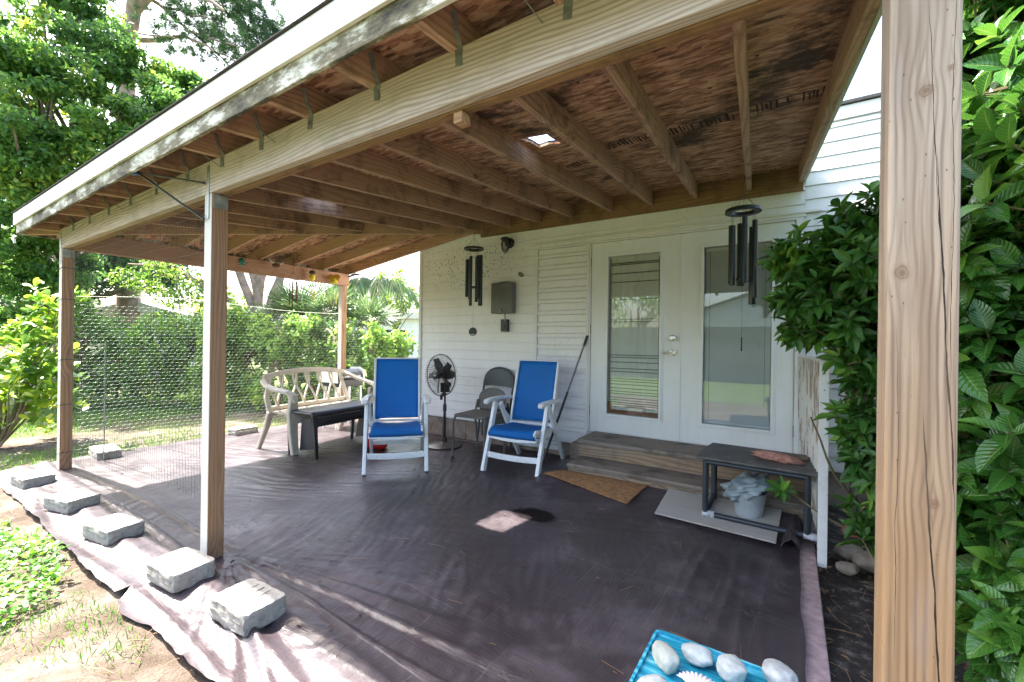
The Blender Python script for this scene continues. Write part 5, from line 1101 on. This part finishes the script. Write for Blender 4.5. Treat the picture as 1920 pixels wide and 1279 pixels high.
# --- hedge shrubs seen through the mesh
hs = [(150, 8.0, 2.0, 'lf_hedge'), (215, 8.6, 1.7, 'lf_hedge'), (285, 8.3, 1.6, 'lf_hedge'), (345, 8.7, 1.75, 'lf_hedge'), (410, 8.2, 1.85, 'lf_hedge'), (465, 8.4, 1.95, 'lf_hedge'), (525, 8.2, 1.75, 'lf_hedge'), (585, 8.3, 1.7, 'lf_hedge'), (640, 8.4, 1.65, 'lf_hedge'), (700, 8.5, 1.62, 'lf_hedge'), (755, 8.8, 1.6, 'lf_hedge'), (815, 9.2, 1.6, 'lf_hedge')]
hl = ['first leafy hedge shrub right of the far left post', 'second hedge shrub right of the far left post, below the white shed', 'hedge shrub below the right end of the white shed', 'hedge shrub midway between the two left posts behind the wire', 'hedge shrub directly left of the middle post', 'bright hedge shrub directly right of the middle post', 'hedge shrub behind the left arm of the tan bench', 'hedge shrub behind the middle of the tan bench', 'hedge shrub behind the back post', 'hedge shrub right of the back post above the grill', 'hedge shrub above the first blue armchair', 'hedge shrub half hidden by the house corner']
for k, (px, Z, hgt, mt) in enumerate(hs):
    b0 = at(px, 700, Z); b0.z = -.05; r_ = .50; cc = []; rr_ = []
    for j in range(30):
        q = random.uniform(0, 6.28); z = random.uniform(.15, 1.0) * hgt; rad = r_ * (1.05 - .5 * (z / hgt) ** 2) * random.uniform(.4, 1.0)
        cc.append((b0.x + rad * math.cos(q), b0.y + rad * math.sin(q), z - .12)); rr_.append((.15, .15, .22))
    tree('hedge_shrub', hl[k], b0, (b0.x, b0.y, hgt * .6), cc, rr_, 95, .085, M[mt], M['twig'], .03, 'hedge shrubs along the far side', .55, 'paddle', .2, 'shrub')
# clusia bush at the left edge
t_ = thing('paddle_leaf_bush', 'bright yellow green bush with paddle leaves left of the far left post', 'bush', (-5.9, -3.45, -.05)); tb = MB(); P = []; D_ = []
cl_c = [at(px, py, Z) for px, py, Z in [(15, 640, 5.2), (55, 620, 5.3), (80, 580, 5.5), (90, 560, 5.6), (30, 700, 5.1), (75, 690, 5.3), (20, 760, 5.2), (60, 750, 5.3), (90, 740, 5.5), (90, 650, 5.5), (-30, 680, 5), (-60, 620, 5), (-40, 740, 5), (5, 700, 5), (50, 660, 5.2), (88, 700, 5.6), (-80, 700, 5)]]
for c in cl_c:
    for k in range(10):
        p = c + Vector(rng.normal(size=3)) * .15; a = Vector((-5.9 + random.uniform(-.1, .1), -3.45, 0)); (limb(tb, a - t_.location, p - t_.location, .014, .005, .12, 6, 6) if k == 0 else None); ax_ = (Vector((random.uniform(-.5, .5), random.uniform(-.7, .2), 1))).normalized()
        for j in range(9): P.append(p - t_.location - ax_ * .012 * j); v_ = Vector(rng.normal(size=3)); v_ = (v_ - ax_ * v_.dot(ax_)).normalized(); D_.append(v_ + ax_ * random.uniform(.2, 1.1))
tb.build('stems', M['twig'], t_); P = np.array([tuple(q) for q in P]); D_ = np.array([tuple(q) for q in D_]); n = len(P)
leaves('foliage', M['lf_clusia'], t_, P, D_, np.tile([[0, -.3, 1.]], (n, 1)) + rng.normal(size=(n, 3)) * .3, rng.uniform(.09, .14, n), 'paddle', .62)
# palmettos
def palmetto(px, py, Z, fr, ln, label, mat='lf_palm'):
    c = at(px, py, Z); b0 = Vector((c.x, c.y, -.05)); t_ = thing('palmetto', label, 'palm', b0, 0, 'palmettos behind the hedge'); st_ = MB(); P = []; D_ = []; N_ = []; S_ = []
    limb(st_, (0, 0, -.05), (0, 0, c.z - .35), .07, .06, .02, 4, 8)
    for k in range(fr):
        ax_ = Vector((rng.normal(), rng.normal(), random.uniform(.2, 1.6))).normalized(); hub = Vector((0, 0, c.z - .35)) + ax_ * ln * random.uniform(.5, .9); limb(st_, (0, 0, c.z - .38), hub, .010, .007, .06, 4, 5)
        s1 = ax_.cross(Vector((0, 0, 1))).normalized(); n1 = s1.cross(ax_)
        for j in range(26):
            q = R(-115 + 230 * j / 25); dv = ax_ * math.cos(q) + s1 * math.sin(q) + n1 * random.uniform(-.1, .1) + Vector((0, 0, -.12)); P.append(hub); D_.append(dv); N_.append(n1 + s1 * random.uniform(-.3, .3)); S_.append(ln * random.uniform(.8, 1.0) * (1 - .25 * abs(q) / 2))
    st_.build('stem', M['twig'], t_); A_ = lambda q: np.array([tuple(x) for x in q]); leaves('fronds', M[mat], t_, A_(P), A_(D_), A_(N_), S_, 'simple', .055, fold=.02)
for a in [(560, 560, 9.6, 16, .62, 'fan palmetto left of the thin rusty chime pipes'), (600, 570, 9.2, 18, .7, 'fan palmetto directly left of the back post'), (695, 585, 9.4, 16, .62, 'fan palmetto directly right of the back post'), (510, 590, 9.8, 14, .55, 'fan palmetto right of the middle post behind the hedge'), (460, 585, 10, 12, .5, 'pale fan palmetto nearest the middle post', 'lf_drypalm')]: palmetto(*a)
# feathery palm right of post
c = at(700, 530, 12); b0 = Vector((c.x, c.y, -.05)); t_ = thing('feather_palm', 'slim palm with drooping feathery fronds left of the house corner', 'palm', b0); st_ = MB(); limb(st_, (0, 0, 0), (0, 0, c.z - b0.z), .13, .10, .03, 6, 8); st_.build('trunk', M['bark'], t_, smooth=True); P = []; D_ = []; S_ = []; rc = MB()
for k in range(11):
    q = k * 6.283 / 11; ln = random.uniform(1.5, 2.0); pts = []
    for j in range(16): u = j / 15; pts.append(Vector((ln * .85 * u * math.cos(q), ln * .85 * u * math.sin(q), c.z - b0.z + ln * (.55 * u - 1.0 * u * u))))
    rc.tube(pts, .010, 4)
    for j in range(2, 16):
        for s in (-1, 1):
            for m_ in range(3):
                tg = (pts[j] - pts[j - 1]).normalized(); sd_ = tg.cross(Vector((0, 0, 1))).normalized() * s; P.append(pts[j - 1].lerp(pts[j], m_ / 3)); D_.append(sd_ * .6 + tg * .5 + Vector((0, 0, -.9))); S_.append(.42 * math.sin(j / 16 * 2.6 + .3) + .08)
rc.build('frond_ribs', M['twig'], t_); A_ = lambda q: np.array([tuple(x) for x in q]); leaves('fronds', M['lf_palm'], t_, A_(P), A_(D_), rdir(len(P)), S_, 'simple', .07, fold=0)
# bare-limbed tree behind hedge
b0 = at(470, 640, 12); b0.z = -.05; t_ = thing('bare_tree', 'pale leaning tree trunks behind the middle post', 'tree', b0); tb = MB()
for (a, b, r0, r1) in [((500, 640), (470, 500), .13, .10), ((490, 620), (440, 490), .12, .10), ((470, 600), (410, 545), .10, .06), ((480, 600), (505, 460), .12, .10), ((500, 600), (545, 470), .10, .08), ((410, 560), (330, 500), .07, .04), ((330, 500), (240, 495), .05, .02), ((400, 530), (300, 515), .05, .02), ((430, 500), (360, 480), .07, .03), ((520, 600), (530, 500), .10, .09), ((470, 500), (400, 380), .10, .07), ((505, 460), (520, 380), .1, .08)]:
    limb(tb, at(*a, 12) - b0, at(*b, 12) - b0, r0, r1, .06, 6, 10)
tb.build('trunk', M['bark_p'], t_, smooth=True); P = []
for (px, py) in [(300, 500), (350, 520), (280, 540), (330, 555), (380, 545), (240, 520), (420, 555)]:
    P.append(clump_pts([at(px, py, 12) - b0], [(.5, .5, .3)], 260))
P = np.concatenate(P); n = len(P); leaves('crown', M['lf_hedge'], t_, P, rdir(n), rdir(n, 1), rng.uniform(.08, .14, n), 'simple', .5)
# loose shrubs further back
for k, (px, py, Z, r_, mt, lb) in enumerate([(350, 600, 12, .9, 'lf_hedge', 'yellow green bush in front of the pale trunks left of the middle post'), (740, 560, 14, .8, 'lf_hedge', 'sparse bush behind the feathery palm near the house corner'), (650, 575, 13, .8, 'lf_dark', 'dark bush behind the back post'), (440, 600, 12.5, .8, 'lf_hedge', 'pale bush behind the middle post')]):
    c = at(px, py, Z); cc = []; rr_ = []
    for j in range(26): o_ = Vector(rng.normal(size=3)) * r_ * .5; cc.append(c + o_); rr_.append((.22, .22, .2))
    tree('background_bush', lb, (c.x, c.y, -.05), (c.x, c.y, c.z * .8), cc, rr_, 60, .12, M[mt], M['twig'], .05, None, .5, 'simple', .2, 'bush')

# --- far backdrop planting so the horizon is closed
far_specs = [(-19, 3, 2.6), (-18, 7, 2.8), (-16, 11, 2.4), (-20, -3, 3.0), (-19, -8, 3.2), (-12, 14, 2.4), (-8, 15, 2.2), (-17, -12, 3.4)]
fl = ['farthest left', 'second', 'third', 'fourth', 'fifth', 'sixth', 'seventh', 'eighth']
far_l = ['far hedge clump straight behind the white shed', 'far hedge clump behind the pale trunks', 'far hedge clump behind the palmettos', 'far hedge clump behind the tall leafy tree', 'far hedge clump beyond the left edge lawn', 'far hedge clump behind the feathery palm', 'far hedge clump next to the distant white car port', 'far hedge clump at the extreme left of the yard']
for k, (x, y, hgt) in enumerate(far_specs):
    cc = []; rr_ = []
    for j in range(34): cc.append((x + rng.normal() * 1.0, y + rng.normal() * 1.6, random.uniform(.2, .95) * hgt)); rr_.append((.5, .5, .35))
    tree('far_hedge', far_l[k], (x, y, -.05), (x, y, hgt * .6), cc, rr_, 60, .2, M['lf_dark' if k % 2 else 'lf_hedge'], M['bark'], .08, 'far hedge clumps', .5, 'simple', .2, 'hedge')
# shed, far house
S = thing('shed', 'small white shed with dark doorway behind the wire grid', 'shed', at(240, 640, 14)); S.location.z = -.05; S.rotation_euler = (0, 0, R(52))
MB().box(-1.0, 1.3, 0, 1.8, 0, 2.15).build('wall', M['shade_w'], S); MB().prism([(-1.15, 2.12), (1.45, 2.12), (.15, 2.5)], -.1, 1.9).build('roof', M['siding_r'], S, bevel=.01); MB().box(-.15, .35, -.02, .0, .1, 1.75).build('doorway', M['dark'], S)
S = thing('far_house', 'distant white building with low roof left of the house corner', 'building', at(770, 640, 20)); S.location.z = -.05; S.rotation_euler = (0, 0, R(30))
MB().box(-3.0, 3.5, 0, 4, 0, 2.3).build('wall', M['shade_w'], S); MB().prism([(-3.3, 2.31), (3.8, 2.31), (3.6, 2.6), (-3.1, 2.6)], -.3, 4.3).build('roof', M['fascia_w'], S); MB().box(-1.2, -.2, -.03, .0, 1.0, 1.8).build('window', M['dark'], S)
# behind the camera (seen in the door glass)
S = thing('neighbour_house', 'white gabled house behind the camera, mirrored in the door glass', 'house', (2.5, -17, -.05))
MB().prism([(-5, 0), (5, 0), (5, 2.6), (0, 4.2), (-5, 2.6)], -4, 0).build('wall', M['shade_w'], S); MB().box(-.6, .2, .001, .04, 2.9, 3.2).build('vent', M['dark'], S)
MB().add([(-5.4, .2, 2.5), (0, .2, 4.28), (0, -4.2, 4.28), (-5.4, -4.2, 2.5)], [(0, 1, 2, 3)]).add([(5.4, .2, 2.5), (0, .2, 4.28), (0, -4.2, 4.28), (5.4, -4.2, 2.5)], [(0, 1, 2, 3)]).build('roof', M['shingle'], S, solid=.08)
S = thing('board_fence', 'grey board fence behind the camera, mirrored in the door glass', 'fence', (0, -12.5, -.05)); a = MB(); x = -14
while x < 16: a.box(x, x + .14, -.01, .01, 0, 1.95 + .01 * random.random()); x += .145
a.build('boards', M['nb_fence'], S); MB().box(-14, 16, .011, .05, .4, .5).box(-14, 16, .011, .05, 1.5, 1.6).build('rail', M['nb_fence'], S)

for k, (x, y, hgt) in enumerate([(-3.5, -13.6, 4.2), (7.5, -14.0, 5.0), (-9, -13.8, 5.2)]):
    cc = []; rr_ = []
    for j in range(36): cc.append((x + rng.normal() * .9, y + rng.normal() * .5, hgt * random.uniform(.45, 1.0))); rr_.append((.42, .42, .3))
    tree('backyard_tree', ['small tree beside the mirrored white house, left of its gable', 'tree right of the mirrored white house behind the camera', 'tree far left behind the board fence behind the camera'][k], (x, y, -.05), (x, y, hgt * .5), cc, rr_, 50, .16, M['lf_tree'], M['bark'], .1, 'trees behind the camera', .5, 'simple', .2, limbs=5)
# --- glossy shrub right side
def whorls(t_, ells, count, size, mat, nl=7, zmin=.05, mask=None, inner=True, aspect=.42):
    P = []; D_ = []; N_ = []; S_ = []; tb = MB(); got = 0; tries = 0
    base = Vector(t_.location); W_ = []
    while got < count and tries < count * 60:
        tries += 1; e = random.choices(ells, [x[2] for x in ells])[0]; v_ = Vector(rng.normal(size=3)); v_.normalize(); rad = random.uniform(.72, 1.04) if random.random() < .75 else random.uniform(.3, .75)
        c = Vector(e[0]) + Vector((v_.x * e[1][0], v_.y * e[1][1], v_.z * e[1][2])) * rad
        if c.z < zmin: continue
        if mask and not mask(c): continue
        got += 1; out = Vector((v_.x / e[1][0], v_.y / e[1][1], v_.z / e[1][2])).normalized(); ax_ = (out + Vector((0, 0, .55)) + Vector(rng.normal(size=3)) * .3).normalized(); W_.append((c, ax_, Vector(e[0]), rad))
    for c, ax_, ec, rad in W_:
        if rad > .7: limb(tb, c - ax_ * .12 + (ec - c) * .25 - base, c - base, .0045, .0028, .1, 3, 5)
        ref = ax_.cross(Vector((.3, .2, 1))).normalized(); r2 = ax_.cross(ref); m_ = nl + random.randint(-2, 2); q0 = random.random() * 6
        yng = random.random() < .25
        for j in range(m_):
            q = q0 + j * 2.4; tilt = .25 + .75 * (1 - j / m_); rd = ref * math.cos(q) + r2 * math.sin(q); dv = rd * (.5 + tilt * .6) + ax_ * (1.15 - tilt) + Vector((0, 0, -.15 * tilt)); P.append(c - ax_ * .010 * (m_ - j) * .6 - base); D_.append(dv); N_.append(ax_ + Vector((0, 0, .5)) + Vector(rng.normal(size=3)) * .15); S_.append(size * random.uniform(.6, 1.15) * (.7 + .3 * tilt))
    A_ = lambda q: np.array([tuple(x) for x in q]); leaves('leaves', mat, t_, A_(P), A_(D_), A_(N_), S_, 'blade', aspect, fold=.14, droop=.16)
    return tb
def px_of(c):
    d_ = c - CAM; F_ = d_.dot(cw); return 960 + FPX * d_.dot(cr) / F_, 639.5 - FPX * d_.dot(cu) / F_, F_
SH = thing('glossy_shrub', 'glossy dark green shrub overhanging the right-hand door', 'shrub', (2.42, -1.35, -.05))
LOB = []
for px_, py_, Z_, r_ in [(1475, 485, 2.5, .12), (1500, 560, 2.45, .14), (1495, 625, 2.45, .09), (1530, 480, 2.4, .20), (1560, 560, 2.3, .20), (1590, 440, 2.3, .14), (1590, 600, 2.2, .18), (1620, 500, 2.2, .24), (1640, 420, 2.2, .20), (1690, 480, 2.2, .3), (1655, 690, 2.2, .15), (1665, 780, 2.1, .14), (1660, 870, 2.1, .15), (1720, 650, 2.2, .33), (1730, 820, 2.2, .3), (1655, 960, 2.2, .10), (1640, 560, 2.7, .28), (1585, 770, 2.35, .06), (1520, 780, 2.35, .05), (1470, 915, 2.75, .07), (1500, 925, 2.75, .05), (1590, 670, 2.25, .10), (1618, 720, 2.2, .13), (1622, 800, 2.2, .13), (1625, 885, 2.2, .13), (1612, 965, 2.2, .08), (1640, 1010, 2.2, .08)]:
    LOB.append((tuple(at(px_, py_, Z_)), (r_, r_, r_ * .85), r_ * r_ * 30))
m1 = lambda c: c.y < -.35 and not (c.x < 2.05 and c.z < 1.15 and c.y > -1.2)
tb = whorls(SH, LOB, 780, .112, M['lf_shrub2'], 8, .18, m1)
for ex in (at(1520, 782, 2.35), at(1478, 918, 2.75), at(1585, 772, 2.35)): limb(tb, (-.05, .02, .10), ex - SH.location, .010, .004, .12, 8, 6)
for k in range(7):
    e = [(2.1, -1.5, 1.5), (2.3, -1.4, 1.9), (2.5, -1.6, 1.8), (2.3, -1.5, 1.2), (2.45, -1.3, 1.4), (2.0, -1.45, 1.6), (2.2, -1.3, .9)][k]; limb(tb, (random.uniform(-.08, .08), random.uniform(-.08, .08), 0), Vector(e) - SH.location, .016, .005, .1, 8, 7)
tb.build('stems', M['twig'], SH, smooth=True)
S2 = thing('glossy_shrub', 'tall large-leaved shrub filling the view right of the cracked near post', 'shrub', (3.05, -2.5, -.05))
LOB2 = [(tuple(at(a, b, c)), (r, r, r), r * 6) for a, b, c, r in [(1890, 40, 1.9, .32), (1850, 150, 2.0, .28), (1895, 330, 1.65, .26), (1865, 500, 1.6, .26), (1885, 690, 1.5, .26), (1865, 860, 1.5, .24), (1890, 1010, 1.42, .20), (1910, 1170, 1.35, .16), (1880, 1100, 1.7, .2), (1830, 620, 2.2, .3), (1830, 300, 2.3, .3), (1835, 950, 2.0, .22), (1850, 0, 2.4, .35), (1900, -60, 2.0, .3)]]
def m2(c):
    if c.x < 2.22 or (c - CAM).length < 1.15: return False
    u_, v_, F_ = px_of(c); return not (F_ > 0 and u_ < 1745)
tb = whorls(S2, LOB2 + [((2.95, -2.3, 1.75), (.62, .75, .62), 3), ((2.9, -2.3, 1.05), (.55, .8, .6), 3), ((3.05, -2.1, 2.35), (.7, .8, .5), 2.2)], 1650, .135, M['lf_shrub'], 7, .12, m2, aspect=.48)
for k in range(10): limb(tb, (random.uniform(-.1, .1), random.uniform(-.2, .2), 0), (random.uniform(-.5, .3), random.uniform(-.5, .5), random.uniform(1.2, 2.6)), .022, .006, .1, 8, 8)
tb.build('stems', M['twig'], S2, smooth=True)
# dense dark mass behind them, against the side yard
S3 = thing('glossy_shrub', 'shaded shrub mass behind the large-leaved one at the right edge', 'shrub', (3.6, -1.2, -.05)); cc = []; rr_ = []
for j in range(110): cc.append(np.array((random.uniform(-.55, 1.2), random.uniform(-1.6, .7), random.uniform(.1, 2.7)))); rr_.append((.2, .2, .2))
P = clump_pts(cc, rr_, 60); n = len(P); leaves('leaves', M['lf_dark'], S3, P, rdir(n), rdir(n, 1), rng.uniform(.07, .12, n), 'simple', .5)
tb = MB()
for k in range(8): limb(tb, (0, 0, 0), (random.uniform(-.4, .8), random.uniform(-1.2, .5), random.uniform(1.2, 2.5)), .02, .006, .1, 6, 6)
tb.build('stems', M['twig'], S3, smooth=True)

# --- grass and weeds
def blades(name, n, reg, h, mat, dens=None, wid=.09):
    P = []
    while len(P) < n:
        x = random.uniform(reg[0], reg[1]); y = random.uniform(reg[2], reg[3])
        if dens and random.random() > dens(x, y): continue
        P.append((x, y, -.045))
    P = np.array(P); D_ = rng.normal(size=(n, 3)) * .45; D_[:, 2] = 1; o = leaves(name, mat, None, P, D_, rdir(n), rng.uniform(h * .5, h * 1.3, n), 'simple', wid, fold=0); return tag(o, kind='stuff')
def d1(x, y):
    if -4.5 < x < 2 and y > -3.74: return 0
    v_ = noise.noise(Vector((x * .8, y * .8, 2))) + .35 * noise.noise(Vector((x * 3, y * 3, 1))); return max(0, min(1, (v_ + .05 - .25 * max(0, (x + 1.6))) * 2.4))
o = blades('grass_patch', 16000, (-6.5, -.3, -6.2, -3.7), .045, M['grass'], d1); o['label'] = 'patchy grass on the sand in front of the tarp'; o['category'] = 'grass'
o = blades('yard_grass', 42000, (-10.5, -4.5, -5.5, 2.6), .07, M['grass'], lambda x, y: max(0, min(1, .55 + 1.2 * noise.noise(Vector((x * .6, y * .6, 5)))))); o['label'] = 'sunlit yard grass beyond the left side of the patio'; o['category'] = 'grass'
P = []
while len(P) < 6500:
    x = random.uniform(-4.2, -.9); y = random.uniform(-5.2, -3.72); v_ = noise.noise(Vector((x * 1.3, y * 1.3, 12))) - .25 * max(0, x + 1.9)
    cxy = math.hypot((x + 2.0) / .9, (y + 4.05) / .28)
    if v_ > .12 or cxy < 1 + .4 * noise.noise(Vector((x * 5, y * 5, 0))): P.append((x, y, random.uniform(-.03, .02)))
P = np.array(P); n = len(P); D_ = rng.normal(size=(n, 3)); D_[:, 2] = .35; o = tag(leaves('weeds', M['weed'], None, P, D_, np.tile([[0, 0, 1.]], (n, 1)) + rng.normal(size=(n, 3)) * .3, rng.uniform(.018, .042, n), 'paddle', .7), 'low broad-leaved weeds growing beside the tarp edge', 'weeds', kind='stuff')
segs = []
for k in range(260):
    x = random.uniform(-3.2, 0); y = random.uniform(-4.7, -3.6); q = random.uniform(0, 6.28); ln = random.uniform(.06, .13); z = -.02 if y < -3.66 else .02; m_ = (x + ln * .5 * math.cos(q) + .008, y + ln * .5 * math.sin(q), z + random.uniform(.004, .015)); segs += [((x, y, z), m_), (m_, (x + ln * math.cos(q), y + ln * math.sin(q), z))]
for k in range(90):
    x = random.uniform(1.95, 2.4); y = random.uniform(-3.0, -1.1); q = random.uniform(0, 6.28); ln = random.uniform(.05, .12); segs.append(((x, y, -.02), (x + ln * math.cos(q), y + ln * math.sin(q), -.005)))
tag(seg_mesh('pine_straw', segs, .0009, M['straw']), 'fallen pine needles scattered on the soil', 'pine needles', kind='stuff')
n = 170; P = np.stack([rng.uniform(1.93, 2.6, n), rng.uniform(-2.9, -1.05, n), rng.uniform(-.03, -.01, n)], 1); D_ = rng.normal(size=(n, 3)); D_[:, 2] *= .2
tag(leaves('leaf_litter', M['dead'], None, P, D_, np.tile([[0, 0, 1.]], (n, 1)) + rng.normal(size=(n, 3)) * .25, rng.uniform(.015, .045, n), 'blade', .45), 'dead brown leaves on the dark soil under the shrub', 'leaf litter', kind='stuff')

P = np.stack([rng.uniform(-3.5, 1.7, 90), rng.uniform(-3.4, -.9, 90), np.zeros(90)], 1); P[:, 2] = [tz(a, b) + .004 for a, b, _ in P]; D_ = rng.normal(size=(90, 3)); D_[:, 2] = 0
tag(leaves('tarp_litter', M['dead'], None, P, D_, np.tile([[0, 0, 1.]], (90, 1)) + rng.normal(size=(90, 3)) * .2, rng.uniform(.010, .035, 90), 'blade', .4), 'tiny dry leaf bits scattered over the brown tarp', 'leaf litter', kind='stuff')
segs = []
for k in range(46):
    x = random.uniform(-2.6, 1.7); y = random.uniform(-3.55, -1.0); q = random.uniform(0, 6.28); ln = random.uniform(.04, .12); a_ = (x, y, tz(x, y) + .006); x2, y2 = x + ln * math.cos(q), y + ln * math.sin(q); segs.append((a_, (x2, y2, tz(x2, min(y2, -.3)) + .006)))
tag(seg_mesh('tarp_needles', segs, .001, M['straw']), 'dry pine needles lying on the brown tarp', 'pine needles', kind='stuff')
